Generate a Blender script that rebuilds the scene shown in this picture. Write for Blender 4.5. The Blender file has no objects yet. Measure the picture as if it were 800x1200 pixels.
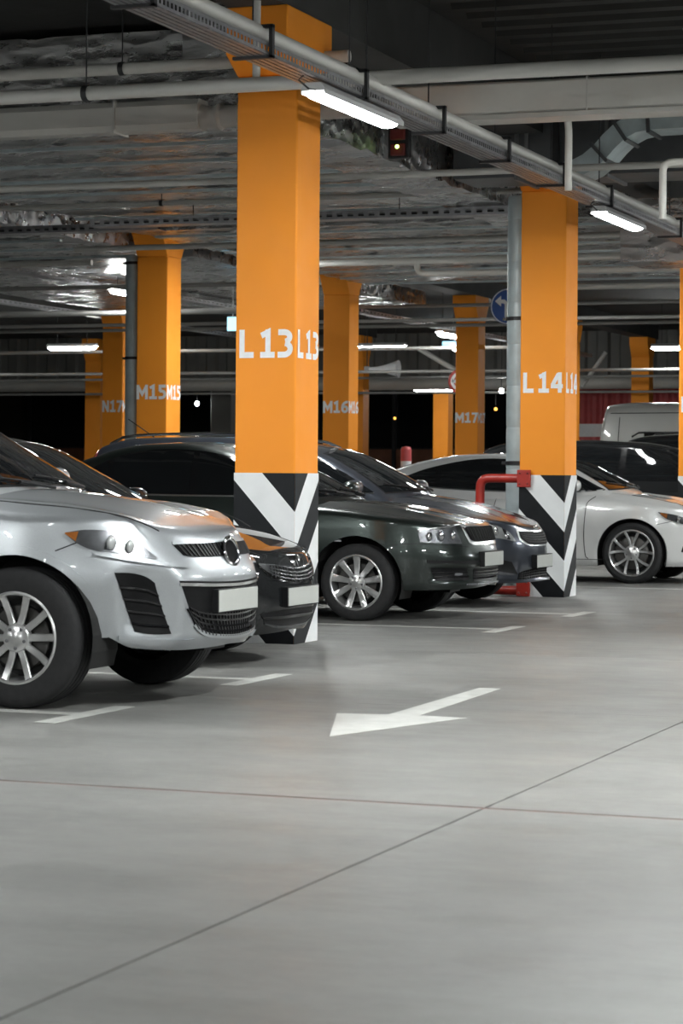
import bpy, bmesh, math, random
import numpy as np
from mathutils import Vector, Matrix
R = math.radians
scene = bpy.context.scene
col = scene.collection

# ------------------------------------------------------------------ camera
cam_d = bpy.data.cameras.new('camera'); cam = bpy.data.objects.new('camera', cam_d); col.objects.link(cam)
cam_d.sensor_fit = 'HORIZONTAL'; cam_d.sensor_width = 36.0; cam_d.lens = 36.0 * 2833 / 800
cam_d.shift_y = -45.1 / 800; cam_d.clip_end = 300; cam_d.clip_start = .1
cam.matrix_world = Matrix.Translation((0, 0, 1.2)) @ Matrix.Rotation(R(20.32), 4, 'Z') @ Matrix.Rotation(R(90), 4, 'X') @ Matrix.Rotation(R(.441), 4, 'Z')
cam_d.dof.use_dof = True; cam_d.dof.focus_distance = 17.5; cam_d.dof.aperture_fstop = 9.0
scene.camera = cam

# ------------------------------------------------------------------ world: faint spill of the rest of the garage
w = bpy.data.worlds.new('world'); scene.world = w; w.use_nodes = True
w.node_tree.nodes['Background'].inputs[0].default_value = (.80, .86, 1.0, 1)
w.node_tree.nodes['Background'].inputs[1].default_value = .05
scene.view_settings.view_transform = 'Standard'; scene.view_settings.look = 'None'
scene.view_settings.gamma = 1.0; scene.view_settings.use_curve_mapping = False
scene.view_settings.exposure = 0.0
TUBE = 130.0                    # emission of the batten diffusers
TUBE_TRAY, TUBE_LANE = 32.0, 425.0   # slim battens on the aisle tray, stronger unseen ones added over the lane

# ------------------------------------------------------------------ materials
M = {}
def mat(name, color, rough=.5, metal=0., coat=0., noise=None, bump=None, emit=None, spec=.5, coat_rough=.03, rnoise=None):
    """noise=(scale, amount, detail) varies the colour; bump=(scale, strength); rnoise=(scale, lo, hi)"""
    m = bpy.data.materials.new(name); m.use_nodes = True; nt = m.node_tree; b = nt.nodes['Principled BSDF']
    b.inputs['Base Color'].default_value = (*color, 1); b.inputs['Roughness'].default_value = rough
    b.inputs['Metallic'].default_value = metal; b.inputs['Coat Weight'].default_value = coat
    b.inputs['Coat Roughness'].default_value = coat_rough; b.inputs['Specular IOR Level'].default_value = spec
    tc = nt.nodes.new('ShaderNodeTexCoord')
    if noise:
        n = nt.nodes.new('ShaderNodeTexNoise'); n.inputs['Scale'].default_value = noise[0]; n.inputs['Detail'].default_value = noise[2] if len(noise) > 2 else 5
        nt.links.new(tc.outputs['Object'], n.inputs['Vector'])
        r = nt.nodes.new('ShaderNodeMapRange'); r.inputs['From Min'].default_value = .3; r.inputs['From Max'].default_value = .7
        r.inputs['To Min'].default_value = 1 - noise[1]; r.inputs['To Max'].default_value = 1 + noise[1]
        nt.links.new(n.outputs['Fac'], r.inputs['Value'])
        v = nt.nodes.new('ShaderNodeVectorMath'); v.operation = 'SCALE'; v.inputs[0].default_value = color
        nt.links.new(r.outputs['Result'], v.inputs['Scale']); nt.links.new(v.outputs['Vector'], b.inputs['Base Color'])
    if rnoise:
        n = nt.nodes.new('ShaderNodeTexNoise'); n.inputs['Scale'].default_value = rnoise[0]; n.inputs['Detail'].default_value = 6
        nt.links.new(tc.outputs['Object'], n.inputs['Vector'])
        r = nt.nodes.new('ShaderNodeMapRange'); r.inputs['From Min'].default_value = .3; r.inputs['From Max'].default_value = .7
        r.inputs['To Min'].default_value = rnoise[1]; r.inputs['To Max'].default_value = rnoise[2]
        nt.links.new(n.outputs['Fac'], r.inputs['Value']); nt.links.new(r.outputs['Result'], b.inputs['Roughness'])
    if bump:
        n = nt.nodes.new('ShaderNodeTexNoise'); n.inputs['Scale'].default_value = bump[0]; n.inputs['Detail'].default_value = 6
        nt.links.new(tc.outputs['Object'], n.inputs['Vector'])
        bp = nt.nodes.new('ShaderNodeBump'); bp.inputs['Strength'].default_value = bump[1]; bp.inputs['Distance'].default_value = bump[2] if len(bump) > 2 else .01
        nt.links.new(n.outputs['Fac'], bp.inputs['Height']); nt.links.new(bp.outputs['Normal'], b.inputs['Normal'])
    if emit:
        b.inputs['Emission Color'].default_value = (*emit[0], 1); b.inputs['Emission Strength'].default_value = emit[1]
    M[name] = m; return m

mat('concrete', (.41, .405, .39), .4, spec=.28, bump=(180, .05, .003))
def floor_mat():
    m = M['concrete']; nt = m.node_tree; b = nt.nodes['Principled BSDF']; N = nt.nodes; Lk = nt.links
    g = N.new('ShaderNodeNewGeometry')
    def noise(scale, det, vec, rough=.55):
        n = N.new('ShaderNodeTexNoise'); n.inputs['Scale'].default_value = scale; n.inputs['Detail'].default_value = det; n.inputs['Roughness'].default_value = rough
        Lk.new(vec, n.inputs['Vector']); return n.outputs['Fac']
    def rng(v, a, b_, c, d):
        r = N.new('ShaderNodeMapRange'); r.inputs['From Min'].default_value = a; r.inputs['From Max'].default_value = b_; r.inputs['To Min'].default_value = c; r.inputs['To Max'].default_value = d
        Lk.new(v, r.inputs['Value']); return r.outputs['Result']
    def mul(a, b_):
        k = N.new('ShaderNodeMath'); k.operation = 'MULTIPLY'; Lk.new(a, k.inputs[0]); Lk.new(b_, k.inputs[1]); return k.outputs[0]
    p = g.outputs['Position']
    mp = N.new('ShaderNodeMapping'); mp.inputs['Scale'].default_value = (1.0, 1.7, 1); Lk.new(p, mp.inputs['Vector']); ps = mp.outputs['Vector']
    big = rng(noise(.45, 4, p), .32, .68, .86, 1.12); mid = rng(noise(1.7, 6, ps, .65), .3, .7, .90, 1.09)
    fine = rng(noise(28, 4, p), .3, .7, .965, 1.03); scuff = rng(noise(5.0, 8, ps, .75), .58, .80, 1.0, .80)
    f = mul(mul(big, mid), mul(fine, scuff))
    v = N.new('ShaderNodeVectorMath'); v.operation = 'SCALE'; v.inputs[0].default_value = (.185, .183, .175); Lk.new(f, v.inputs['Scale']); Lk.new(v.outputs['Vector'], b.inputs['Base Color'])
    Lk.new(rng(noise(1.1, 7, ps, .7), .3, .7, .32, .56), b.inputs['Roughness'])
floor_mat()
mat('joint_dark', (.10, .085, .08), .9)
mat('sealant_red', (.15, .05, .045), .7, noise=(6, .35))
mat('paint_white', (.47, .47, .45), .45, noise=(9, .10, 7), rnoise=(3, .35, .6))
mat('orange', (.96, .325, .028), .6, noise=(1.2, .05), bump=(90, .06, .002), rnoise=(4, .55, .68), spec=.3)
mat('stripe_white', (.80, .81, .82), .45, noise=(5, .05))
mat('stripe_black', (.012, .013, .015), .45, noise=(8, .15), spec=.2)
mat('letter_white', (.86, .86, .87), .5, noise=(20, .05))
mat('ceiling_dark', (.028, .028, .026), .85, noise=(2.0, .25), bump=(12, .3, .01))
mat('beam_grey', (.05, .05, .048), .8, noise=(2, .2))
mat('pipe_grey', (.50, .49, .46), .45, noise=(3, .08), rnoise=(2, .35, .55))
mat('pipe_pale', (.58, .57, .535), .42, noise=(3, .06))
mat('tray_zinc', (.30, .30, .31), .38, .75, noise=(14, .15))
mat('zinc', (.52, .60, .62), .45, .10, noise=(6, .12), rnoise=(9, .3, .55))
mat('duct_grey', (.20, .205, .21), .5, .45, noise=(2.5, .15))
mat('duct_dark', (.115, .12, .125), .5, .4, noise=(2.5, .2))
mat('steel_black', (.03, .03, .032), .5, .3, noise=(10, .1))
mat('red_paint', (.40, .030, .020), .38, noise=(7, .12))
mat('blue_sign', (.02, .08, .32), .4, noise=(5, .05))
mat('wall_metal', (.13, .13, .12), .6, .1, noise=(1.5, .12))
mat('wall_far', (.035, .03, .028), .7, noise=(1.0, .3))
mat('wall_brown', (.24, .10, .055), .7, noise=(1.5, .25))
mat('night_glass', (.006, .007, .009), .08, spec=.5, noise=(2, .2))
mat('red_metal', (.60, .10, .10), .5, noise=(3, .1))
mat('blue_metal', (.05, .16, .50), .5, noise=(3, .1))
mat('tube_light', (.9, .9, .9), .4, emit=((.965, 1.0, .985), TUBE), noise=(5, .02))
mat('tube_tray', (.9, .9, .9), .4, emit=((.965, 1.0, .985), TUBE_TRAY), noise=(5, .02))
mat('tube_lane', (.9, .9, .9), .4, emit=((.965, 1.0, .985), TUBE_LANE), noise=(5, .02))
mat('tube_fill', (.9, .9, .9), .4, emit=((.965, 1.0, .985), 200.0), noise=(5, .02))  # glow of the added battens hidden behind columns
mat('red_dark', (.16, .018, .014), .5, noise=(7, .12))
mat('lamp_clear', (.46, .47, .47), .22, .25, noise=(14, .2, 3))
mat('fixture', (.45, .45, .45), .5, noise=(5, .05))
mat('led_green', (.1, .8, .2), .4, emit=((.5, 1.0, .2), 6), noise=(5, .02))
mat('led_amber', (.9, .5, .1), .4, emit=((1.0, .50, .08), 3), noise=(5, .02))
mat('led_blue', (.2, .6, .9), .4, emit=((.35, .75, 1.0), 2.2), noise=(5, .02))
def foil():
    m = mat('foil', (.50, .50, .50), .26, .95); nt = m.node_tree; N = nt.nodes; Lk = nt.links; b = N['Principled BSDF']
    tc = N.new('ShaderNodeNewGeometry'); mp = N.new('ShaderNodeMapping'); mp.inputs['Scale'].default_value = (.45, 1.2, 1.2); N.id_data.links.new(tc.outputs['Position'], mp.inputs['Vector']); P = mp.outputs['Vector']
    v = N.new('ShaderNodeTexVoronoi'); v.inputs['Scale'].default_value = 7; v.feature = 'F1'
    n = N.new('ShaderNodeTexNoise'); n.inputs['Scale'].default_value = 4; n.inputs['Detail'].default_value = 8; n.inputs['Roughness'].default_value = .7
    Lk.new(P, v.inputs['Vector']); Lk.new(P, n.inputs['Vector'])
    a = N.new('ShaderNodeMath'); a.operation = 'ADD'; Lk.new(v.outputs['Distance'], a.inputs[0]); Lk.new(n.outputs['Fac'], a.inputs[1])
    bp = N.new('ShaderNodeBump'); bp.inputs['Strength'].default_value = .6; bp.inputs['Distance'].default_value = .04
    Lk.new(a.outputs[0], bp.inputs['Height']); Lk.new(bp.outputs['Normal'], b.inputs['Normal'])
    r = N.new('ShaderNodeMapRange'); r.inputs['From Min'].default_value = .3; r.inputs['From Max'].default_value = .7; r.inputs['To Min'].default_value = .16; r.inputs['To Max'].default_value = .42
    Lk.new(n.outputs['Fac'], r.inputs['Value']); Lk.new(r.outputs['Result'], b.inputs['Roughness'])
foil()
# vehicles
mat('paint_silver', (.42, .44, .46), .38, .7, 1.0, noise=(350, .06, 2))
mat('paint_black', (.010, .011, .012), .5, 0., 1.0, noise=(350, .1, 2), spec=.05)
mat('paint_green', (.026, .034, .031), .30, .65, 1.0, noise=(350, .1, 2))
mat('paint_blue', (.065, .073, .092), .30, .65, 1.0, noise=(350, .1, 2))
mat('paint_pearl', (.62, .625, .62), .30, .1, 1.0, noise=(350, .03, 2))
mat('paint_van', (.42, .42, .40), .35, .3, .6, noise=(200, .04, 2))
mat('glass_dark', (.008, .009, .010), .03, spec=.6, noise=(3, .1))
mat('trim_bright', (.72, .73, .74), .22, .75, noise=(10, .03))
mat('pipe_far', (.30, .295, .28), .5, noise=(3, .08))
mat('chrome', (.75, .75, .76), .08, 1.0, noise=(10, .03))
mat('rubber', (.013, .013, .014), .8, noise=(30, .2), bump=(60, .1, .003))
mat('black_plastic', (.012, .012, .013), .5, noise=(40, .15), spec=.22)
mat('black_gloss', (.008, .008, .009), .10, noise=(10, .1))
mat('underbody', (.01, .01, .01), .8, noise=(10, .2))
mat('alloy', (.62, .62, .62), .28, .85, noise=(12, .05))
mat('alloy_dark', (.20, .20, .21), .35, .85, noise=(12, .05))
mat('disc_steel', (.09, .088, .085), .4, .9, noise=(20, .1))
mat('reflector', (.80, .82, .84), .10, 1.0, noise=(8, .05), bump=(25, .35, .01))
mat('lamp_house', (.30, .31, .33), .22, .7, noise=(14, .25, 3))
mat('lamp_dark', (.06, .062, .066), .25, .5, noise=(14, .25, 3))
mat('amber_lens', (.72, .26, .06), .12, coat=1.0, noise=(30, .1))
mat('red_lens', (.55, .02, .02), .12, coat=1.0, noise=(30, .1))
mat('plate', (.46, .47, .445), .5, noise=(8, .03))
mat('grille_black', (.007, .007, .0075), .6, noise=(40, .15), spec=.12)
mat('seam', (.008, .008, .008), .8, noise=(10, .1))
def clear_lens():
    m = bpy.data.materials.new('clear_lens'); m.use_nodes = True; nt = m.node_tree; N = nt.nodes; N.clear()
    o = N.new('ShaderNodeOutputMaterial'); t = N.new('ShaderNodeBsdfTransparent'); g = N.new('ShaderNodeBsdfGlossy'); x = N.new('ShaderNodeMixShader'); f = N.new('ShaderNodeFresnel')
    f.inputs['IOR'].default_value = 1.5; g.inputs['Roughness'].default_value = .02
    nz = N.new('ShaderNodeTexNoise'); nz.inputs['Scale'].default_value = 20; r = N.new('ShaderNodeMapRange'); r.inputs['To Min'].default_value = .93; r.inputs['To Max'].default_value = .97
    nt.links.new(nz.outputs['Fac'], r.inputs['Value']); nt.links.new(r.outputs['Result'], t.inputs['Color'])
    nt.links.new(f.outputs[0], x.inputs[0]); nt.links.new(t.outputs[0], x.inputs[1]); nt.links.new(g.outputs[0], x.inputs[2]); nt.links.new(x.outputs[0], o.inputs[0])
    M['clear_lens'] = m
clear_lens()

# ------------------------------------------------------------------ helpers
def link(o, parent=None):
    col.objects.link(o)
    if parent is not None: o.parent = parent
    return o
def mk(name, verts, faces, m, parent=None, smooth=False, merge=0., sharp=None):
    me = bpy.data.meshes.new(name); me.from_pydata([tuple(map(float, v)) for v in verts], [], faces)
    if merge or True:
        bm = bmesh.new(); bm.from_mesh(me)
        if merge: bmesh.ops.remove_doubles(bm, verts=bm.verts, dist=merge)
        bmesh.ops.recalc_face_normals(bm, faces=bm.faces)
        bm.to_mesh(me); bm.free()
    if smooth:
        me.polygons.foreach_set('use_smooth', [True] * len(me.polygons))
        if sharp: me.set_sharp_from_angle(angle=R(sharp))
    me.materials.append(M[m]); me.update()
    return link(bpy.data.objects.new(name, me), parent)
def tag(o, label=None, cat=None, group=None, kind=None):
    if label: o['label'] = label
    if cat: o['category'] = cat
    if group: o['group'] = group
    if kind: o['kind'] = kind
    return o
def thing(name, label, cat, loc=(0, 0, 0), group=None, rz=0.):
    o = bpy.data.objects.new(name, None); col.objects.link(o); o.location = loc; o.rotation_euler = (0, 0, rz); o.empty_display_size = .2
    return tag(o, label, cat, group)
def copy_tree(o, parent=None):
    c = o.copy(); col.objects.link(c); c.parent = parent
    for ch in o.children:
        if not ch.name.startswith('hanger_rod'): copy_tree(ch, c)
    return c
class MB:
    """collects pieces of ONE part"""
    def __init__(s): s.v = []; s.f = []
    def add(s, v, f):
        n = len(s.v); s.v += [tuple(p) for p in v]; s.f += [[i + n for i in q] for q in f]; return s
    def box(s, x0, x1, y0, y1, z0, z1):
        return s.add([(x, y, z) for z in (z0, z1) for y in (y0, y1) for x in (x0, x1)],
                     [[0, 2, 3, 1], [4, 5, 7, 6], [0, 1, 5, 4], [2, 6, 7, 3], [0, 4, 6, 2], [1, 3, 7, 5]])
    def tube(s, pts, r, n=10, caps=True):
        pts = [Vector(p) for p in pts]; m = len(pts); rs = r if isinstance(r, (list, tuple)) else [r]*m
        T = [(pts[min(i+1, m-1)] - pts[max(i-1, 0)]).normalized() for i in range(m)]
        up = Vector((0, 0, 1)) if abs(T[0].z) < .9 else Vector((0, 1, 0))
        u = T[0].cross(up).normalized(); v = []
        for i in range(m):
            u = (u - T[i] * u.dot(T[i])).normalized(); w_ = T[i].cross(u)
            v += [pts[i] + (u*math.cos(a) + w_*math.sin(a)) * rs[i] for a in [2*math.pi*k/n for k in range(n)]]
        f = [[i*n + k, i*n + (k+1) % n, (i+1)*n + (k+1) % n, (i+1)*n + k] for i in range(m-1) for k in range(n)]
        if caps: f += [list(range(n))[::-1], [(m-1)*n + k for k in range(n)]]
        return s.add(v, f)
    def lathe(s, prof, axis='y', n=32, c=(0, 0, 0), closed=False):
        """prof: (radius, along-axis)"""
        v = []; m = len(prof)
        for (r, a) in prof:
            for k in range(n):
                t = 2*math.pi*k/n; p, q = r*math.cos(t), r*math.sin(t)
                v.append({'y': (c[0]+p, c[1]+a, c[2]+q), 'x': (c[0]+a, c[1]+p, c[2]+q), 'z': (c[0]+p, c[1]+q, c[2]+a)}[axis])
        f = [[i*n+k, i*n+(k+1) % n, ((i+1) % m)*n+(k+1) % n, ((i+1) % m)*n+k] for i in range(m if closed else m-1) for k in range(n)]
        return s.add(v, f)
    def ell(s, c, r, n=16, m=10, p=1.0):
        v = []
        sg = lambda t, e: math.copysign(abs(t)**e, t)
        for i in range(m+1):
            a = -math.pi/2 + math.pi*i/m
            for k in range(n):
                t = 2*math.pi*k/n
                v.append((c[0]+r[0]*sg(math.cos(a), p)*sg(math.cos(t), p), c[1]+r[1]*sg(math.cos(a), p)*sg(math.sin(t), p), c[2]+r[2]*sg(math.sin(a), p)))
        return s.add(v, [[i*n+k, i*n+(k+1) % n, (i+1)*n+(k+1) % n, (i+1)*n+k] for i in range(m) for k in range(n)])
    def prism(s, poly, d0, d1, plane='xz'):
        n = len(poly); P = {'xz': lambda a, b, d: (a, d, b), 'yz': lambda a, b, d: (d, a, b), 'xy': lambda a, b, d: (a, b, d)}[plane]
        v = [P(a, b, d0) for a, b in poly] + [P(a, b, d1) for a, b in poly]
        return s.add(v, [list(range(n)), list(range(n, 2*n))[::-1]] + [[i, (i+1) % n, n+(i+1) % n, n+i] for i in range(n)])
    def out(s, name, m, parent=None, smooth=False, sharp=35, bevel=0., merge=0., seg=2):
        o = mk(name, s.v, s.f, m, parent, smooth or bevel > 0, merge, sharp)
        if bevel:
            b = o.modifiers.new('bevel', 'BEVEL'); b.width = bevel; b.segments = seg; b.limit_method = 'ANGLE'; b.angle_limit = R(40)
        return o
def elbow(a, b, c, r=.08, n=5):
    """points of the rounded corner a-b-c"""
    a, b, c = Vector(a), Vector(b), Vector(c); p = b + (a-b).normalized()*r; q = b + (c-b).normalized()*r
    return [p*(1-t)**2 + b*2*t*(1-t) + q*t*t for t in [i/n for i in range(n+1)]]
def path(pts, r=.08):
    o = [Vector(pts[0])]
    for i in range(1, len(pts)-1): o += elbow(pts[i-1], pts[i], pts[i+1], r)
    return o + [Vector(pts[-1])]
# --- SHAPE BEGIN  (pure numpy description of a car body)
def pchip(pts):
    P = np.array(pts, float); x, y = P[:, 0], P[:, 1]
    h = np.diff(x); dl = np.diff(y) / h; m = np.zeros(len(x))
    for i in range(1, len(x) - 1):
        if dl[i-1] * dl[i] > 0:
            w1 = 2*h[i] + h[i-1]; w2 = h[i] + 2*h[i-1]
            m[i] = (w1 + w2) / (w1/dl[i-1] + w2/dl[i])
    m[0] = dl[0]; m[-1] = dl[-1]
    def f(t):
        t = np.clip(np.asarray(t, float), x[0], x[-1])
        i = np.clip(np.searchsorted(x, t, side='right') - 1, 0, len(h) - 1)
        u = (t - x[i]) / h[i]
        return ((1+2*u)*(1-u)**2*y[i] + u*(1-u)**2*h[i]*m[i] + u*u*(3-2*u)*y[i+1] + u*u*(u-1)*h[i]*m[i+1])
    return f

class Shape:
    """x runs backwards from the bumper tip as s; q = arc length round the plan outline from the front centre."""
    def __init__(c, d):
        c.d = d; c.L, c.W, c.zb = d['L'], d['W'], d['zb']; c.hw = c.W / 2
        c.zc = pchip(d['zc']); c.fi = pchip(d['front']); c.si = pchip(d['side']); c.ri = pchip(d.get('rear', d['front']))
        c.drop = pchip(d['drop']); c.r = d.get('fillet', .05)
        n, m, sc = d['corner']; n2, m2, sc2 = d.get('rcorner', (3, 2.4, .7))
        t = np.linspace(0, np.pi/2, 400)
        sf = sc * (1 - np.cos(t)); sm = np.linspace(sc, c.L - sc2, 400)[1:-1]; sr = (c.L - sc2 * (1 - np.cos(t)))[::-1]
        s = np.concatenate([sf, sm, sr])
        F = np.where(s < sc, (1 - np.clip(1 - s/sc, 0, 1)**m)**(1/n), 1) * np.where(s > c.L - sc2, (1 - np.clip(1 - (c.L - s)/sc2, 0, 1)**m2)**(1/n2), 1)
        bow = d.get('bow', .035)
        y = c.hw * F * (1 - bow * ((s - c.L*.48) / (c.L*.5))**2)
        q = np.concatenate([[0], np.cumsum(np.hypot(np.diff(s), np.diff(y)))])
        c.qs, c.ss, c.ys, c.Q = q, s, y, q[-1]
        ts = np.gradient(s, q); ty = np.gradient(y, q); l = np.hypot(ts, ty) + 1e-9
        c.ns, c.ny = -ty / l, ts / l          # outward normal in (s, y)
        c.ns[0], c.ny[0] = -1, 0
    def out(c, q):
        q = np.asarray(q, float)
        return [np.interp(q, c.qs, a) for a in (c.ss, c.ys, c.ns, c.ny)]
    def q_of_s(c, s):
        return float(np.interp(s, c.ss, c.qs))
    def ztop(c, s, y):
        z = c.zc(s) - c.drop(s) * (np.abs(y) / c.hw)**2
        for (y0, y1, s0, s1, h, sg) in c.d.get('ridges', []):
            yy = y0 + (y1 - y0) * np.clip((s - s0) / (s1 - s0), 0, 1)
            e = np.clip((s - s0 + .25) / .25, 0, 1) * np.clip((s1 + .25 - s) / .25, 0, 1)
            z = z + h * e * np.exp(-((np.abs(y) - yy) / sg)**2)
        return z
    def inset(c, q, z, zs):
        s, y, ns, ny = c.out(q)
        wf = np.where(ns < 0, ns*ns, 0); wr = np.where(ns > 0, ns*ns, 0); ws = 1 - wf - wr
        i = wf*c.fi(z) + wr*c.ri(z) + ws*c.si(z)
        u = np.clip((z - (zs - c.r)) / c.r, 0, 1)
        i = i + c.r * .8 * (1 - np.sqrt(np.clip(1 - u*u, 0, 1)))
        for (q0, z0, wq, wz, dep) in c.d.get('dents', []):
            i = i + dep * np.exp(-((q - q0)/wq)**4 - ((z - z0)/wz)**4)
        return i
    def shoulder(c, q):
        s, y, ns, ny = c.out(q); zs = c.ztop(s, y)
        for _ in range(6):
            i = c.inset(q, zs, zs); zs = c.ztop(s - ns*i, np.maximum(y - ny*i, 0))
        return zs
    def S(c, q, z, off=0.):
        """point on the lower body; q may be negative for the other side. returns x, y, z (x forward = -s)"""
        q = np.asarray(q, float); a = np.abs(q); z = np.asarray(z, float)
        zs = c.shoulder(a); zz = np.minimum(z, zs); s, y, ns, ny = c.out(a); i = c.inset(a, zz, zs) - off
        ps, py = s - ns*i, np.maximum(y - ny*i, 0)
        over = np.maximum(z - zs, 0)            # past the shoulder: walk inwards over the bonnet
        py2 = np.maximum(py - over*1.5, 0); zz = np.where(over > 0, c.ztop(ps, py2) + off, zz)
        return np.stack([-ps, np.where(q < 0, -1, 1) * py2, zz], -1)
    def H(c, s, y, off=0.):
        s = np.asarray(s, float); y = np.asarray(y, float)
        return np.stack([-s, y, c.ztop(s, y) + off], -1)
    # cabin
    def cab_init(c):
        k = c.d['cabin']; c.Zr = pchip(k['roof']); c.k = k; c.wb = pchip(k['width'])
    def cab_f(c, s, y, z):
        k = c.k; y = np.abs(y)
        b = k.get('bow', .18); mid = (k['roof'][0][0] + k['roof'][-1][0]) / 2
        se = np.where(s < mid, s - b*(y/c.hw)**2, s + b*.6*(y/c.hw)**2)
        f2 = z - (c.Zr(se) - k.get('crown', .05) * (y/c.hw)**2)
        h = np.maximum(z - k['belt'], -.2)
        f1 = y - (c.wb(s) - k['tumble']*h - k.get('curve', .12)*h*h)
        r = k.get('round', .07)
        e = np.clip(.5 + .5*(f1 - f2)/r, 0, 1)
        return f2*(1-e) + f1*e + r*e*(1-e)
    def bis(c, g, a, b, n=36):
        a = np.array(a, float); b = np.array(b, float)      # g(a) <= 0 inside, g(b) > 0 outside
        for _ in range(n):
            m = (a + b)/2; v = g(m) > 0
            b = np.where(v, m, b); a = np.where(v, a, m)
        return (a + b)/2
    def cab_side(c, s, z, sg=-1, off=0.):
        s = np.asarray(s, float); z = np.asarray(z, float)
        y = c.bis(lambda y: c.cab_f(s, y, z), np.zeros_like(s), np.full_like(s, 1.3))
        return np.stack([-s, sg*(y + off), z], -1)
    def cab_front(c, y, z, off=0.):
        y = np.asarray(y, float); z = np.asarray(z, float); mid = (c.k['roof'][0][0] + c.k['roof'][-1][0]) / 2
        s = c.bis(lambda s: c.cab_f(s, y, z), np.full_like(y, mid), np.full_like(y, -.2))
        return np.stack([-s + off, y, z + off*.6], -1)
    def cab_rear(c, y, z, off=0.):
        y = np.asarray(y, float); z = np.asarray(z, float); mid = (c.k['roof'][0][0] + c.k['roof'][-1][0]) / 2
        s = c.bis(lambda s: c.cab_f(s, y, z), np.full_like(y, mid), np.full_like(y, c.L + .3))
        return np.stack([-s - off, y, z + off*.4], -1)
# --- SHAPE END
# --- CARDATA BEGIN
CARS = {}
CARS['suv'] = dict(L=4.68, W=1.87, zb=.27, wheel_s=.86, wheelbase=2.75, wr=.358, tw=.235, rim=.230, arch=.42, pos=(-4.91, 11.75), bottom=[(0, .30), (.45, .29), (.78, .31), (.92, .37), (1.0, .40), (1.3, .40)], dents=[(.705, .53, .15, .16, .045), (0, .5, .46, .13, .03)],
    corner=(2.5, 2.0, .95), rcorner=(3, 2.4, .6), fillet=.06,
    zc=[(0, .79), (.08, .845), (.25, .94), (.5, 1.02), (.8, 1.075), (1.2, 1.11), (1.6, 1.12), (3.9, 1.12), (4.68, 1.08)],
    drop=[(0, .02), (.4, .10), (1.0, .13), (1.6, .10), (4.68, .08)], ridges=[(.62, .78, .35, 1.3, .035, .10)],
    front=[(.22, .15), (.30, .06), (.37, .015), (.5, 0), (.62, .005), (.70, .03), (.78, .075), (.9, .15)],
    side=[(.25, .09), (.36, .05), (.5, .03), (.68, 0), (.85, .02), (1.0, .06), (1.12, .11)],
    rear=[(.25, .1), (.4, .02), (.6, 0), (.9, .05), (1.1, .12)],
    cabin=dict(roof=[(1.02, .98), (1.14, 1.10), (1.55, 1.36), (1.95, 1.565), (2.35, 1.64), (3.0, 1.645), (3.7, 1.60), (4.15, 1.52), (4.4, 1.25), (4.55, 1.0)],
               width=[(1, .85), (2.2, .87), (3.5, .86), (4.55, .72)], belt=1.06, tumble=.30, curve=.25))
CARS['hatch'] = dict(L=4.42, W=1.76, zb=.20, wheel_s=.90, wheelbase=2.64, wr=.315, tw=.205, rim=.20, arch=.365, pos=(-5.56, 14.3), bottom=[(0, .21), (.6, .19), (1.3, .20)], dents=[(0, .28, .42, .06, .03)],
    corner=(2.6, 2.1, .9), rcorner=(3, 2.4, .6),
    zc=[(0, .62), (.08, .69), (.25, .76), (.6, .865), (1.0, .93), (1.4, .95), (3.8, .98), (4.42, .95)],
    drop=[(0, .02), (.4, .07), (1.0, .09), (4.42, .08)],
    front=[(.17, .10), (.24, .03), (.34, 0), (.48, .005), (.58, .025), (.7, .07)],
    side=[(.18, .08), (.3, .03), (.55, 0), (.75, .02), (.9, .06), (1.0, .1)],
    rear=[(.2, .1), (.4, .01), (.6, 0), (.9, .06), (1.1, .12)],
    cabin=dict(roof=[(1.0, .82), (1.15, .95), (1.6, 1.20), (2.05, 1.40), (2.5, 1.46), (3.1, 1.45), (3.7, 1.40), (4.05, 1.2), (4.3, .9)],
               width=[(1, .79), (2.2, .81), (3.5, .80), (4.3, .66)], belt=.92, tumble=.30, curve=.2))
CARS['green'] = dict(L=4.80, W=1.77, zb=.20, wheel_s=.90, wheelbase=2.80, wr=.315, tw=.205, rim=.222, arch=.38, pos=(-5.81, 19.32), bottom=[(0, .29), (.37, .265), (.7, .26), (1.3, .25)], dents=[(.6, .383, .20, .055, .03), (0, .375, .36, .055, .03)],
    corner=(2.5, 2.1, .9), rcorner=(3, 2.4, .6),
    zc=[(0, .70), (.06, .755), (.2, .81), (.6, .905), (1.0, .965), (1.4, .99), (3.9, 1.0), (4.3, 1.0), (4.80, .93)],
    drop=[(0, .04), (.4, .09), (1.0, .09), (4.8, .08)], ridges=[(.34, .45, .15, 1.2, .012, .07)],
    front=[(.19, .10), (.26, .03), (.36, 0), (.50, .0), (.58, .02), (.66, .05), (.78, .09)],
    side=[(.2, .07), (.3, .03), (.55, 0), (.75, .02), (.9, .06), (1.0, .1)],
    rear=[(.2, .1), (.4, .01), (.6, 0), (.9, .06), (1.1, .12)],
    cabin=dict(roof=[(1.08, .85), (1.24, .99), (1.68, 1.23), (2.1, 1.40), (2.55, 1.465), (3.0, 1.45), (3.5, 1.33), (4.0, 1.10), (4.3, .9)],
               width=[(1, .79), (2.2, .82), (3.5, .80), (4.4, .66)], belt=.97, tumble=.34, curve=.2))
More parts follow.
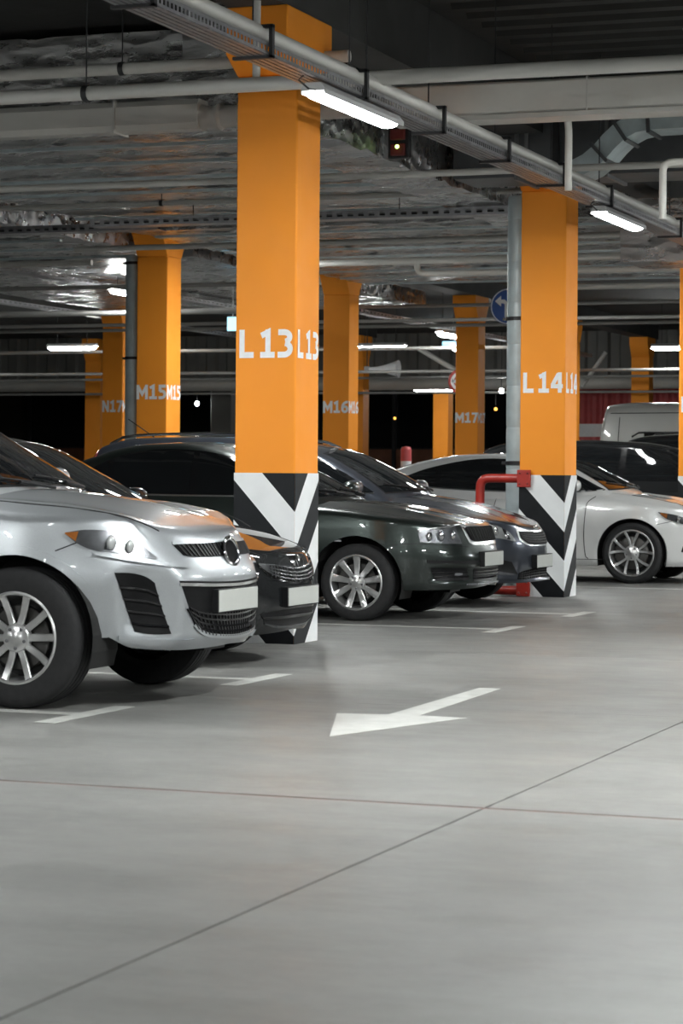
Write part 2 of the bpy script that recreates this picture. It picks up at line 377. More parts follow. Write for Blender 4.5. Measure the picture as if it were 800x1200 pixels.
CARS['wagon'] = dict(L=4.6, W=1.79, zb=.20, wheel_s=.90, wheelbase=2.65, wr=.315, tw=.205, rim=.20, arch=.365, pos=(-6.0, 21.62), bottom=[(0, .24), (.5, .215), (.8, .225), (1.3, .22)], dents=[(.6, .37, .12, .07, .03), (0, .30, .42, .05, .03)],
    corner=(2.3, 2.0, 1.0), rcorner=(3, 2.4, .6),
    zc=[(0, .62), (.07, .70), (.2, .77), (.5, .88), (.9, .975), (1.3, 1.02), (3.8, 1.02), (4.6, 1.0)],
    drop=[(0, .03), (.4, .10), (1.0, .10), (4.6, .08)], ridges=[(.40, .60, .2, 1.2, .012, .08)],
    front=[(.16, .06), (.2, .02), (.27, 0), (.40, .01), (.52, .02), (.62, .045), (.74, .09)],
    side=[(.18, .08), (.3, .03), (.55, 0), (.75, .02), (.9, .05), (1.0, .1)],
    rear=[(.2, .1), (.4, .01), (.6, 0), (.9, .06), (1.1, .12)],
    cabin=dict(roof=[(1.0, .88), (1.15, 1.0), (1.55, 1.24), (2.0, 1.43), (2.5, 1.515), (3.2, 1.555), (3.9, 1.54), (4.3, 1.46), (4.48, 1.2), (4.58, 1.0)],
               width=[(1, .80), (2.2, .83), (3.5, .82), (4.6, .74)], belt=.97, tumble=.30, curve=.2))
CARS['white'] = dict(L=4.87, W=1.84, zb=.19, wheel_s=.96, wheelbase=2.83, wr=.340, tw=.225, rim=.255, arch=.385, pos=(-5.35, 27.22), bottom=[(0, .20), (1.3, .19)],
    corner=(2.4, 2.0, 1.0), rcorner=(3, 2.4, .6),
    zc=[(0, .62), (.07, .70), (.2, .78), (.5, .885), (.9, .97), (1.4, 1.02), (1.6, 1.02), (3.9, 1.02), (4.4, 1.07), (4.87, 1.0)],
    drop=[(0, .03), (.4, .09), (1.0, .10), (4.87, .08)], ridges=[(.62, .76, .5, 1.5, .055, .13)],
    front=[(.16, .08), (.22, .02), (.3, 0), (.45, .0), (.55, .02), (.65, .05), (.76, .1)],
    side=[(.18, .06), (.26, .02), (.45, .01), (.65, 0), (.8, .015), (.9, .04), (1.05, .1)],
    rear=[(.2, .1), (.4, .01), (.6, 0), (.9, .06), (1.1, .12)],
    cabin=dict(roof=[(.96, .90), (1.10, 1.02), (1.45, 1.22), (1.8, 1.365), (2.15, 1.43), (2.55, 1.455), (3.0, 1.445), (3.45, 1.39), (3.86, 1.28), (4.25, 1.12), (4.5, 1.0)],
               width=[(1.2, .82), (2.3, .84), (3.6, .82), (4.55, .70)], belt=.98, tumble=.36, curve=.2))
CARS['mpv'] = dict(L=4.75, W=1.85, zb=.22, wheel_s=.92, wheelbase=2.85, wr=.33, tw=.215, rim=.21, arch=.38, pos=(-5.25, 32.5),
    corner=(2.5, 2.1, .95), rcorner=(3, 2.4, .5),
    zc=[(0, .68), (.1, .78), (.4, .92), (.9, 1.04), (1.3, 1.08), (4.0, 1.1), (4.75, 1.05)], drop=[(0, .03), (.5, .09), (4.75, .08)],
    front=[(.2, .08), (.3, 0), (.5, 0), (.65, .03), (.8, .1)], side=[(.2, .06), (.35, .02), (.6, 0), (.85, .015), (1.1, .06)], rear=[(.2, .08), (.4, 0), (.7, 0), (1.1, .05)],
    cabin=dict(roof=[(.75, .95), (.9, 1.08), (1.4, 1.36), (1.9, 1.58), (2.4, 1.66), (3.2, 1.69), (4.1, 1.66), (4.5, 1.55), (4.62, 1.3), (4.72, 1.0)], width=[(.7, .83), (2.2, .87), (3.8, .86), (4.72, .78)], belt=1.08, tumble=.22, curve=.15))
CARS['offroader'] = dict(L=4.3, W=1.84, zb=.30, wheel_s=.85, wheelbase=2.62, wr=.37, tw=.235, rim=.22, arch=.43, pos=(-4.6, 35.2),
    corner=(2.8, 2.2, .8), rcorner=(3, 2.4, .4),
    zc=[(0, .85), (.1, .95), (.5, 1.05), (1.0, 1.12), (3.8, 1.15), (4.3, 1.1)], drop=[(0, .03), (.5, .07), (4.3, .06)],
    front=[(.25, .08), (.4, 0), (.7, 0), (.95, .05)], side=[(.25, .05), (.4, .02), (.7, 0), (1.15, .05)], rear=[(.25, .08), (.5, 0), (.8, 0), (1.15, .03)],
    cabin=dict(roof=[(.95, 1.0), (1.1, 1.14), (1.5, 1.48), (1.85, 1.72), (2.2, 1.80), (3.0, 1.82), (3.55, 1.79), (3.85, 1.70), (4.1, 1.4), (4.25, 1.1)], width=[(.9, .82), (2.2, .86), (4.25, .80)], belt=1.12, tumble=.16, curve=.1))
CARS['van'] = dict(L=5.3, W=1.95, zb=.30, wheel_s=.95, wheelbase=3.2, wr=.36, tw=.225, rim=.21, arch=.42, pos=(-4.25, 38.0),
    corner=(2.8, 2.2, .8), rcorner=(4, 3, .25),
    zc=[(0, .95), (.1, 1.05), (.5, 1.18), (.9, 1.25), (5.3, 1.3)], drop=[(0, .03), (.5, .07), (5.3, .05)],
    front=[(.25, .08), (.4, 0), (.8, .02), (1.1, .08)], side=[(.25, .04), (.4, .01), (.7, 0), (1.3, .02)], rear=[(.25, .04), (.5, 0), (1.3, .01)],
    cabin=dict(roof=[(.55, 1.05), (.7, 1.2), (1.2, 1.65), (1.7, 2.08), (2.1, 2.28), (2.7, 2.36), (4.6, 2.37), (5.1, 2.33), (5.2, 2.0), (5.27, 1.1)], width=[(.5, .90), (1.6, .94), (4.9, .945), (5.27, .93)], belt=1.3, tumble=.05, curve=.07, crown=.06, bow=.12))
# --- CARDATA END
# ------------------------------------------------------------------ the setting
XL, SX, SY, Y0, CW = -6.188, 7.577, 7.24, 15.769, .459
def gridx(i): return XL - i*SX           # right face of the columns in row L, M, N, O
def gridy(k): return Y0 + k*SY           # near face of column k (13 = 0)

fl = MB().box(-46, 14, -10, 86, -.30, -.014).out('floor', 'joint_dark'); tag(fl, kind='structure')
xb = [(-46, 0), (-25, .004), (-13.9, .004), (-10.11, .004), (-6.32, .004), (-2.53, .009), (1.26, .004), (5.05, .004), (14, 0)]
yb = [(-10, 0), (1.1, .004), (4.72, .004), (8.34, .028), (11.88, .005), (15.55, .004), (19.2, .004), (22.8, .004), (26.4, .004), (30, .004), (44, .004), (60, .004), (86, 0)]
for i in range(len(xb)-1):
    for j in range(len(yb)-1):
        MB().box(xb[i][0]+xb[i][1]/2, xb[i+1][0]-xb[i+1][1]/2, yb[j][0]+yb[j][1]/2, yb[j+1][0]-yb[j+1][1]/2, -.10, 0).out('floor_slab', 'concrete', fl)
tag(MB().box(-20, 6, 8.3275, 8.3525, -.02, -.002).out('joint_sealant', 'sealant_red', fl), 'reddish sealant in the floor joint')
def marking(poly, name='stall_marking', label=None):
    o = MB().prism(poly, .0, .0016, 'xy').out(name, 'paint_white', fl)
    if label: o['label'] = label
def rect(x0, x1, y0, y1): return [(x0, y0), (x1, y0), (x1, y1), (x0, y1)]
for yc, half in ((10.77, .45), (13.0, .42), (18.03, .42), (20.3, .40), (25.3, .4), (27.55, .4), (32.6, .4), (34.8, .4)):
    marking(rect(-5.38, -5.27, yc-half, yc+half)); marking(rect(-10.2, -5.38, yc-.05, yc+.05))
marking([(-3.985, 13.02), (-3.86, 13.02), (-3.80, 11.40), (-3.55, 11.38), (-3.87, 10.32), (-4.21, 11.33), (-3.955, 11.38)], 'arrow_marking', 'white arrow painted on the floor')
# plain patches of repair in the slab
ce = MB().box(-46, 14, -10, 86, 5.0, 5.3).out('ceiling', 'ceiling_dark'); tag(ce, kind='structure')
# profiled sheet ribs under the slab over the aisle (run across the aisle)
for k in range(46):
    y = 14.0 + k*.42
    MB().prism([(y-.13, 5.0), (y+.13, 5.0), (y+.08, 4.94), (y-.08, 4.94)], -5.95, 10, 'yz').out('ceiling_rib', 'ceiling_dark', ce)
for i, (zb_, nm) in enumerate(((4.45, 'L'), (4.66, 'M'), (4.8, 'N'), (4.8, 'O'))):
    b = MB().box(gridx(i)-CW+.02, gridx(i)-.02, -10, 60.3 if i else 60.3, zb_, 5.0).out('trim_%d' % (i+1), 'beam_grey'); tag(b, 'dark beam under the ceiling over the column row', kind='structure')
# bulkhead of profiled sheet hanging from the ceiling beyond the last columns
bh = thing('wall_bulkhead', 'profiled sheet bulkhead hanging at the end of the hall', 'wall'); del bh['category']; bh['kind'] = 'structure'
MB().box(-46, 14, 61.9, 62.0, 3.55, 5.0).out('backing', 'wall_metal', bh)
rib = MB().prism([(-.20, 0), (.20, 0), (.13, -.07), (-.13, -.07)], 3.55, 5.0, 'xy')
me0 = None
for k in range(96):
    x = -46 + .62*k
    if me0 is None:
        o = rib.out('sheet_rib', 'wall_metal', bh); me0 = o.data
    else:
        o = link(bpy.data.objects.new('sheet_rib', me0), bh)
    o.location = (x, 61.9, 0)
MB().tube([(-46, 61.7, 3.62), (14, 61.7, 3.62)], .16, 12).out('edge_pipe', 'pipe_pale', bh, True)
fw = MB().box(-46, 14, 84, 84.2, 0, 5.0).out('wall_back', 'wall_far'); tag(fw, kind='structure')
n = 0
for k in range(17):                      # dark night glazing and brown infill panels between posts
    x = -44 + k*3.0; MB().box(x+.07, x+2.93, 83.90, 83.98, 2.15, 4.6).out('pane', 'night_glass', fw); MB().box(x+.07, x+2.93, 83.88, 83.98, .25, 2.1).out('infill_panel', 'wall_brown', fw)
    MB().box(x-.06, x+.06, 83.75, 84.0, 0, 5.0).out('post', 'steel_black', fw)
wl = MB().box(-46.2, -46, -10, 86, 0, 5.0).out('wall_left', 'wall_metal'); tag(wl, kind='structure')
wr = MB().box(14, 14.2, -10, 86, 0, 5.0).out('wall_right', 'wall_metal'); tag(wr, kind='structure')
wf = MB().box(-46, 14, -10.2, -10, 0, 5.0).out('wall_front', 'wall_metal'); tag(wf, kind='structure')

# ------------------------------------------------------------------ columns
T_ = .21
def arc(cx, cy, rx, ry, a0, a1, n=14): return [(cx + rx*math.cos(R(a0+(a1-a0)*i/n)), cy + ry*math.sin(R(a0+(a1-a0)*i/n))) for i in range(n+1)]
h = T_/2
GL = {  # strokes as polylines on a unit-high cell; width of the cell
    'L': (.58, [[(h, 1), (h, h), (.58, h)]]),
    '1': (.58, [[(.04, .78), (.31, .90), (.31, h)], [(.31, 1), (.31, h)], [(.0, h), (.58, h)]]),
    '3': (.62, [[(.04, .895)] + arc(.28, .73, .22, .165, 90, -80) , arc(.27, .31, .25, .205, 80, -90) + [(.02, .105)]]),
    '4': (.66, [[(.49, 0), (.49, 1)], [(.42, .93), (.08, .36)], [(.0, .32), (.66, .32)]]),
    '5': (.60, [[(.56, .895), (.13, .895), (.13, .54)], [(.1, .56)] + arc(.25, .335, .245, .23, 90, -90) + [(.02, .105)]]),
    '6': (.64, [arc(.52, .46, .41, .44, 80, 180) + arc(.33, .32, .22, .215, 180, 500, 22)]),
    '7': (.58, [[(.0, .895), (.50, .895), (.2, 0)]]),
    '8': (.62, [arc(.31, .74, .19, .16, 0, 360, 22), arc(.31, .31, .21, .205, 0, 360, 22)]),
    '9': (.64, [arc(.31, .68, .22, .215, 0, 360, 22), [(.53, .68), (.5, .35), (.12, .1)]]),
    '0': (.62, [arc(.31, .5, .21, .4, 0, 360, 24)]), '2': (.6, [[(.03, .85)] + arc(.28, .72, .22, .175, 100, -40) + [(.12, .105), (.6, .105)]]),
    'M': (.86, [[(h, 0), (h, 1)], [(.86-h, 0), (.86-h, 1)], [(h, .92), (.43, .36), (.86-h, .92)]]),
    'N': (.70, [[(h, 0), (h, 1)], [(.70-h, 0), (.70-h, 1)], [(h, .93), (.70-h, .07)]]),
    'O': (.76, [arc(.38, .5, .275, .40, 0, 360, 24)]),
}
def stroke(pl, t):
    """mitred strip: left / right offset points"""
    P = [Vector((a, b)) for a, b in pl]; Lp = []; Rp = []
    for i in range(len(P)):
        d0 = (P[i]-P[i-1]).normalized() if i else None; d1 = (P[i+1]-P[i]).normalized() if i < len(P)-1 else None
        d0 = d0 or d1; d1 = d1 or d0; n0 = Vector((-d0.y, d0.x)); n1 = Vector((-d1.y, d1.x)); m_ = (n0+n1)
        m_ = m_.normalized() if m_.length > 1e-6 else n0; k = t/2/max(.35, m_.dot(n0)); Lp.append(P[i]+m_*k); Rp.append(P[i]-m_*k)
    return Lp, Rp
def lettering(text, parent, face, height, z0, width, x_start, xw):
    """face: function (along, z, out) -> xyz ; xw horizontal stretch; x_start along the face"""
    b = MB(); x = x_start; lift = .0025
    for ch in text:
        if ch == ' ': x += .16*height*xw; continue
        cw, sts = GL[ch]
        for st in sts:
            Lp, Rp = stroke(st, T_); n_ = len(Lp)
            v = [face(x + p.x*height*xw, z0 + p.y*height, lift) for p in Lp] + [face(x + p.x*height*xw, z0 + p.y*height, lift) for p in Rp]
            b.add(v, [[i, i+1, n_+i+1, n_+i] for i in range(n_-1)])
            lift += .00012
        x += (cw + .10)*height*xw
    return b.out('lettering', 'letter_white', parent)
def clip_poly(poly, a, b, c):
    """keep a*x+b*y<=c"""
    o = []
    for i in range(len(poly)):
        p, q = poly[i-1], poly[i]; fp = a*p[0]+b*p[1]-c; fq = a*q[0]+b*q[1]-c
        if (fp <= 0) != (fq <= 0):
            t = fp/(fp-fq); o.append((p[0]+(q[0]-p[0])*t, p[1]+(q[1]-p[1])*t))
        if fq <= 0: o.append(q)
    return o
PLAIN = {('M', 18): 'orange column just showing behind the right edge of column L14', ('M', 19): 'orange column with a flared top above the grey van', ('N', 19): 'slim far orange column just right of column M16',
         ('N', 20): 'brightly lit far orange column just left of column M17', ('O', 19): 'leftmost far orange column, left of column N17'}
def column(row, num, letters, z_let, cap, stripes=4, let_h=.2):
    i = 'LMNO'.index(row); x1 = gridx(i); y0 = gridy(num-13); w = CW; cx, cy = x1-w/2, y0+w/2
    where = {'L': 'in the front row beside the aisle', 'M': 'in the second row behind the parked cars', 'N': 'in the third row', 'O': 'far back on the left'}[row]
    t = thing('column', 'square orange column %s%d with chevron base %s' % (row, num, where) if letters else PLAIN[row, num], 'column', (cx, cy, 0), 'orange columns')
    h2 = w/2; c0, c1, zt = cap
    MB().box(-h2, h2, -h2, h2, 0, c0).out('shaft', 'orange', t, bevel=.012)
    e = .21
    MB().prism([(-h2, c0), (-h2-e, c1), (-h2-e, zt), (h2+e, zt), (h2+e, c1), (h2, c0)], -h2-.004, h2+.004, 'yz').out('capital', 'orange', t, bevel=.012)
    faces = [lambda a, z, o: (-h2+a, -h2-o, z), lambda a, z, o: (h2+o, -h2+a, z), lambda a, z, o: (h2-a, h2+o, z), lambda a, z, o: (-h2-o, h2-a, z)]
    sl = 1.10
    edges = [1.9, 1.5, 1.21, .93, .643, .362, .06, -.23, -.52, -.80]
    for fi in range(stripes):
        f = faces[fi]
        for k in range(len(edges)-1):
            hi, lo = edges[k], edges[k+1]
            poly = [(0, 0), (w, 0), (w, 1.2), (0, 1.2)]
            # on face 0 and 2 the corner is at a = w, on 1 and 3 at a = 0
            s_ = sl if fi % 2 == 0 else -sl; off = w if fi % 2 == 0 else 0
            poly = clip_poly(poly, s_, 1, hi + s_*off) if True else poly
            poly = clip_poly(poly, -s_, -1, -(lo + s_*off)) if len(poly) > 2 else poly
            if len(poly) < 3: continue
            white = k % 2 == 1 if False else (k % 2 == 1)
            v = [f(a, z, .0005) for a, z in poly] + [f(a, z, .0035) for a, z in poly]; n_ = len(poly)
            mk('white_stripe' if (k % 2 == 1) else 'black_stripe', v, [list(range(n_)), list(range(n_, 2*n_))[::-1]] + [[a, (a+1) % n_, n_+(a+1) % n_, n_+a] for a in range(n_)], 'stripe_white' if (k % 2 == 1) else 'stripe_black', t)
    if letters:
        tx = '%s %d' % (row, num) if row == 'L' else '%s%d' % (row, num)
        for fi in ((0, 1) if row != 'O' else (0,)):
            tw = sum(GL[c][0]+.10 if c != ' ' else .16 for c in tx) - .10
            span = .405 if row == 'L' else .45
            lettering(tx, t, faces[fi], let_h, z_let, w, .032 if row == 'L' else .004, span/(tw*let_h))
    return t
for num in (13, 14, 15): column('L', num, True, 2.01, (4.0, 4.12, 4.45))
for num in (15, 16, 17, 18, 19): column('M', num, num < 18, 2.2, (4.16, 4.5, 4.66), 2)
for num in (17, 19, 20): column('N', num, num == 17, 2.42, (4.2, 4.6, 4.8), 2, .24)
column('O', 19, False, 2.4, (4.2, 4.6, 4.8), 2)
# ------------------------------------------------------------------ battens (light fittings)
def batten_proto(length, glow):
    t = thing('batten_light', 'x', 'light', (0, 0, 0), 'batten lights')
    L2 = length/2
    MB().prism([(-.074, -.010), (-.080, -.010), (-.080, .02), (-.05, .06), (.05, .06), (.080, .02), (.080, -.010), (.074, -.010), (.074, .010), (-.074, .010)], -L2+.01, L2-.01, 'xz').out('housing', 'fixture', t)
    b = MB(); n = 12; prof = []
    m = 14
    for i in range(m+1):
        a = -L2 + length*i/m
        e = min(1, math.sqrt(max(0.0, 1-((abs(a)-(L2-.07))/.07)**2)) if abs(a) > L2-.07 else 1)
        prof.append((a, max(.004, e)))
    dz, hz = (.026, .055) if length < 1.4 else (.008, .026)
    v = [(.070*e*math.cos(2*math.pi*k/n), a, -dz+hz*e*math.sin(2*math.pi*k/n)) for a, e in prof for k in range(n)]
    b.add(v, [[i*n+k, i*n+(k+1) % n, (i+1)*n+(k+1) % n, (i+1)*n+k] for i in range(m) for k in range(n)] + [list(range(n)), [m*n+k for k in range(n)]])
    b.out('diffuser', glow, t, True, 60)
    for sgn in (-1, 1): MB().box(-.012, .012, sgn*L2*.6-.015, sgn*L2*.6+.015, .055, .068).out('clip', 'steel_black', t)
    return t
proto = {}
def batten(x, y, z, along='y', length=1.5, label='batten light', top=None, m='tube_light'):
    k = (length, m)
    if k not in proto: o = proto[k] = batten_proto(length, m)
    else: o = copy_tree(proto[k])
    o.location = (x, y, z); o.rotation_euler = (0, 0, 0 if along == 'y' else R(90)); o['label'] = label
    if top:
        for sg in (-1, 1): MB().tube([(0, sg*length*.3, .09), (0, sg*length*.3, top-z)], .006, 6).out('hanger_rod', 'steel_black', o)
    return o

# ------------------------------------------------------------------ cable trays with battens
def cable_tray(x, y0, y1, z, label, w=.20, hh=.07, hangers=(), ceil=5.0, pitch=.06):
    t = thing('cable_tray', label, 'cable tray', (x, y0, z), 'cable trays')
    L = y1-y0; n = int(L/pitch)
    for sg in (-1, 1):
        b = MB(); xx = sg*w/2
        b.box(xx-.0015, xx+.0015, 0, L, 0, .018); b.box(xx-.0015, xx+.0015, 0, L, hh-.022, hh)
        for k in range(n): b.box(xx-.0015, xx+.0015, k*pitch, k*pitch+pitch*.45, .018, hh-.022)
        b.out('side_rail', 'tray_zinc', t)
    for k in range(5):
        xx = -w/2 + w*(k+.5)/5
        MB().box(xx-.014, xx+.014, 0, L, -.004, 0).out('floor_strip', 'tray_zinc', t)
    b = MB()
    for k in range(int(L/.3)): b.box(-w/2, w/2, k*.3, k*.3+.025, 0, .003)
    b.out('rungs', 'tray_zinc', t)['kind'] = 'stuff'
    rnd = random.Random(3)
    for k in range(4):
        xx = -w/2+.03+.045*k
        MB().tube([(xx+rnd.uniform(-.012, .012), L*i/24, .012+rnd.uniform(0, .012)) for i in range(25)], .011, 6).out('cable', 'steel_black', t, True)
    for yy in hangers:
        a = yy-y0; b = MB()
        b.box(-w/2-.02, w/2+.03, a-.018, a+.018, -.022, -.004); b.box(w/2+.008, w/2+.03, a-.018, a+.018, -.02, hh+.10); b.box(-.03, w/2+.03, a-.018, a+.018, hh+.085, hh+.105)
        b.out('bracket', 'steel_black', t)
        MB().tube([(0, a, hh+.09), (0, a, ceil-z)], .005, 6).out('hanger_rod', 'steel_black', t)
    return t
hg = [9.7+1.62*k for k in range(8)] + [23.9, 25.6]
cable_tray(-5.36, 4, 26.2, 3.615, 'perforated cable tray running along the aisle past columns L13 and L14', hangers=hg, pitch=.05)
tag(MB().tube([(-5.33, 4, 3.755), (-5.33, 26.2, 3.755)], .045, 14).out('sprinkler_main', 'pipe_pale', None, True), 'pale round pipe running along the top of the aisle cable tray', 'pipe')
for i, yc in enumerate((0.0, 7.2, 14.50, 21.55)):
    batten(-5.30, yc, 3.525, 'y', 1.5, ['batten light at the near end of the aisle tray, above the camera side', 'batten light under the aisle tray left of column L13 and out of sight', 'glowing batten light under the tray beside the top of column L13', 'glowing batten light under the tray just right of column L14'][i], None, 'tube_tray')
    if i in (2, 3):
        tag(MB().tube([(-5.32, yc-.85, 3.61), (-5.34, yc-.88, 3.58), (-5.29, yc-.84, 3.53), (-5.28, yc-.745, 3.535)], .006, 6).out('lamp_cable', 'steel_black', None, True), 'black lead hanging at the end of the batten light beside column %s' % ('L13' if i == 2 else 'L14'), 'cable')
# unseen lane rows added to brighten columns and cars; bays have rows too
for j, xx in enumerate((-2.1, 3.6)):
    for i, yc in enumerate((-6.7, -.2, 9.6, 15.8, 24.8, 32.0, 39.3)):
        batten(xx, yc, 3.35, 'y', 1.5, 'added unseen batten light %s over the %s lane' % (('first', 'second', 'third', 'fourth', 'fifth', 'sixth', 'last')[i], 'middle' if j == 0 else 'outer'), 5.0, 'tube_lane')
far = [(-23.96, 47.65, 3.94, 'x', 'batten light glowing left of column N17'), (-26.1, 46.9, 3.85, 'x', 'batten light at the left picture edge'), (-17.6, 49.9, 4.0, 'x', 'batten light glowing between columns M16 and M17'),
       (-20.95, 63.9, 3.58, 'x', 'lowest far batten light glowing left of column M17'), (-11.5, 52.2, 4.04, 'x', 'batten light at the right picture edge above the van'), (-14.75, 45.9, 4.0, 'y', 'slanting batten light left of the top of column M17'),
       (-17.3, 36.4, 4.2, 'y', 'upper batten light left of column M15'), (-21.6, 45.6, 4.28, 'y', 'lower batten light left of column M15'), (-30, 52, 4.1, 'y', 'batten light far back on the left'), (-19.2, 69.5, 4.25, 'x', 'batten light behind the hanging bulkhead near column M17'), (-27, 69.5, 4.25, 'x', 'added unseen batten light behind the hanging bulkhead at the left'), (-12.5, 69.5, 4.25, 'x', 'added unseen batten light behind the hanging bulkhead at the right')]  # left and right ones behind the bulkhead are added to light the back wall
for k, (x, y, z, a, l) in enumerate(far): batten(x, y, z, a, 1.2, l, 4.415 if abs(x+17.3) < .01 else 5.0)
for k, (x, y, l) in enumerate(((-8.2, 20.5, 'added fill batten over the empty stall hidden behind column L13'), (-11.9, 30.0, 'added fill batten over the bays further back hidden behind column L13'), (-17.55, 44.6, 'added fill batten over the rear lane hidden behind column L13'), (-8.15, 29.2, 'added fill batten over the bays hidden behind column L14'), (-11.0, 39.0, 'added fill batten hidden behind column L14 in the second row'))):
    batten(x, y, 3.55 if k in (0, 3) else 3.95, 'y', 1.5, l, (4.262, 4.29, 5.0, 4.29, 5.0)[k], 'tube_fill')  # added fill lamps, kept out of view behind columns to brighten bays and ceiling
k = 0
for x in (-8.3, -17.6):
    for y in (4.6, 12.0):
        batten(x, y, 3.4, 'y', 1.5, ('batten light over the first bay behind the silver car', 'batten light over the black hatchback bay', 'batten light over the rear lane near the camera side', 'batten light over the rear lane behind the black hatchback')[k], 5.0, 'tube_lane'); k += 1
# ------------------------------------------------------------------ pipes along the bays
def pipe(pts, r, label, m='pipe_grey', name='ceiling_pipe', er=.09, n=12, clips=(), ctop=5.0):
    t = thing(name, label, 'pipe', tuple(pts[0]), 'ceiling pipes'); o = Vector(pts[0])
    MB().tube([p-o for p in path(pts, er)], r, n).out('pipe_run', m, t, True, 50)
    d = (Vector(pts[1])-Vector(pts[0])).normalized()
    for c in clips:
        p = Vector(pts[0]) + d*c - o
        MB().tube([p-d*.02, p+d*.02], r*1.14, n).out('clamp', 'steel_black', t, True, 50)
        MB().tube([p+Vector((0, 0, r)), Vector((p.x, p.y, ctop-o.z))], .006, 6).out('hanger_rod', 'steel_black', t)
    return t
pipe([(-22, 15.0, 3.805), (9, 15.0, 3.805)], .05, 'pale pipe crossing in front of the top of column L13', 'pipe_pale', clips=(14.55, 16.6, 19.2))
b = thing('rectangular_duct', 'broad pale duct crossing just behind column L13', 'duct', (-30, 17.0, 3.94), 'ducts')
MB().prism([(-.115, -.07), (-.08, -.115), (.08, -.115), (.115, -.07), (.115, .07), (.08, .115), (-.08, .115), (-.115, .07)], 0, 22.55, 'yz').out('duct_body', 'pipe_pale', b, True, 20)
MB().prism([(-.13, -.12), (.13, -.12), (.13, .12), (-.13, .12)], 24.1, 39, 'yz').out('duct_body', 'pipe_pale', b, bevel=.02)
MB().prism([(-.14, -.155), (.14, -.155), (.14, -.12), (-.14, -.12)], 24.1, 39, 'yz').out('lower_flange', 'pipe_grey', b)
MB().tube([(22.5, 0, -.01), (24.2, 0, -.01)], .07, 16).out('connecting_pipe', 'pipe_grey', b, True)
MB().lathe([(.02, 22.55), (.10, 22.55), (.085, 22.6), (.085, 22.66), (.10, 22.68), (.105, 22.70), (.085, 22.72), (.085, 22.84), (.095, 22.86), (.02, 22.87)], 'x', 24, (0, 0, -.02)).out('coupling', 'pipe_grey', b, True, 40)
for xx in (20.0, 21.85, 25.6, 27.3): MB().prism([(-.133, -.13), (.133, -.13), (.133, .128), (-.133, .128)], xx, xx+.012, 'yz').out('joint_band', 'pipe_grey', b)
pipe([(-24, 16.3, 4.2), (-6.0, 16.3, 4.2)], .045, 'thin pale pipe passing behind the cable tray above column L13', 'pipe_pale', clips=(10, 14.5, 16.2))
pipe([(-6.1, 18.3, 4.0), (-3.0, 18.3, 4.0), (6, 18.3, 4.0)], .035, 'thin pipe behind the glowing batten right of column L13')
pipe([(-14, 21.0, 3.95), (-3, 21.0, 3.95)], .032, 'slim sprinkler pipe crossing in front of the top of column L14', 'pipe_pale', clips=(2.5, 5.2), ctop=4.26)
pipe([(-24, 21.9, 4.02), (-14.0, 21.9, 4.02)], .03, 'slim sprinkler pipe left of column L13')
pipe([(-14, 27.9, 4.05), (-3, 27.9, 4.05)], .035, 'slim pipe under the foil between columns L13 and L14')
pipe([(-24, 24.0, 4.13), (-6.5, 24.0, 4.13)], .03, 'slim pipe under the foil above column M15', clips=(8, 13), ctop=4.26)
pipe([(-11.55, 30.1, 4.25), (-11.55, 30.1, 4.0), (-7.0, 30.1, 4.0)], .045, 'pipe with an upturned end beside the top of column M16', 'pipe_pale', er=.12)
pipe([(-24, 29.4, 4.24), (-24, 29.4, 4.02), (-14.5, 29.4, 4.02)], .04, 'pipe left of the top of column M15')
pipe([(-10.85, 32.3, 4.25), (-10.85, 32.3, 4.02), (-3, 32.3, 4.02)], .045, 'pipe with an upturned end between columns M16 and M17', 'pipe_pale', er=.12)
pipe([(-9.55, 34.9, 4.25), (-9.55, 34.9, 4.0), (0, 34.9, 4.0)], .045, 'pipe with an upturned end beside the top of column M17', 'pipe_pale', er=.12)
pipe([(-40, 38.2, 4.0), (0, 38.2, 4.0)], .03, 'long pale pipe crossing behind columns M16 and M17', 'pipe_far')
pipe([(-40, 40.6, 3.92), (0, 40.6, 3.92)], .032, 'long grey pipe crossing in front of the far battens', 'pipe_far')
pipe([(-40, 43.3, 4.0), (0, 43.3, 4.0)], .032, 'long grey pipe crossing beside column M17', 'pipe_far')
pipe([(-40, 34.3, 4.1), (-14.3, 34.3, 4.1)], .035, 'long grey pipe behind the top of column M15', 'pipe_far')
pipe([(-40, 36.6, 3.85), (-14.3, 36.6, 3.85)], .04, 'thick grey pipe crossing left of column M16', 'pipe_far')
pipe([(-40, 46.5, 3.75), (-13, 46.5, 3.75)], .035, 'grey pipe far behind column M15', 'pipe_far')
pipe([(-40, 52.5, 3.55), (-2, 52.5, 3.55)], .035, 'grey pipe crossing far behind the second column row', 'pipe_far')
pipe([(-40, 57.5, 3.62), (-2, 57.5, 3.62)], .03, 'slim far pipe above the red wall', 'pipe_far')
pipe([(-40, 58.6, 3.28), (-2, 58.6, 3.28)], .03, 'lower slim far pipe above the red wall', 'pipe_far')
pipe([(-18.12, 54.07, 4.17), (-17.2, 54.4, 3.6)], .06, 'slanting pipe descending left of column M17', 'pipe_grey', er=.2)
pipe([(-15.26, 58.33, 3.4), (-14.71, 58.54, 4.26)], .05, 'thin slanting strut right of column L14 above the red wall', 'pipe_pale')
pipe([(-6.35, 41.0, 3.92), (-6.35, 41.0, 4.3)], .05, 'short upright pipe right of column L14', 'pipe_pale')
pipe([(-4.72, 17.3, 4.10), (-4.64, 17.3, 3.80), (-4.64, 17.3, 3.3)], .028, 'upright pale pipe right of column L14, dropping behind the tray', 'pipe_pale')
pipe([(-2.2, 17.6, 3.52), (-4.0, 17.6, 3.52), (-4.0, 17.6, 3.1)], .028, 'pale pipe bent downwards at the right picture edge', 'pipe_pale', er=.07)
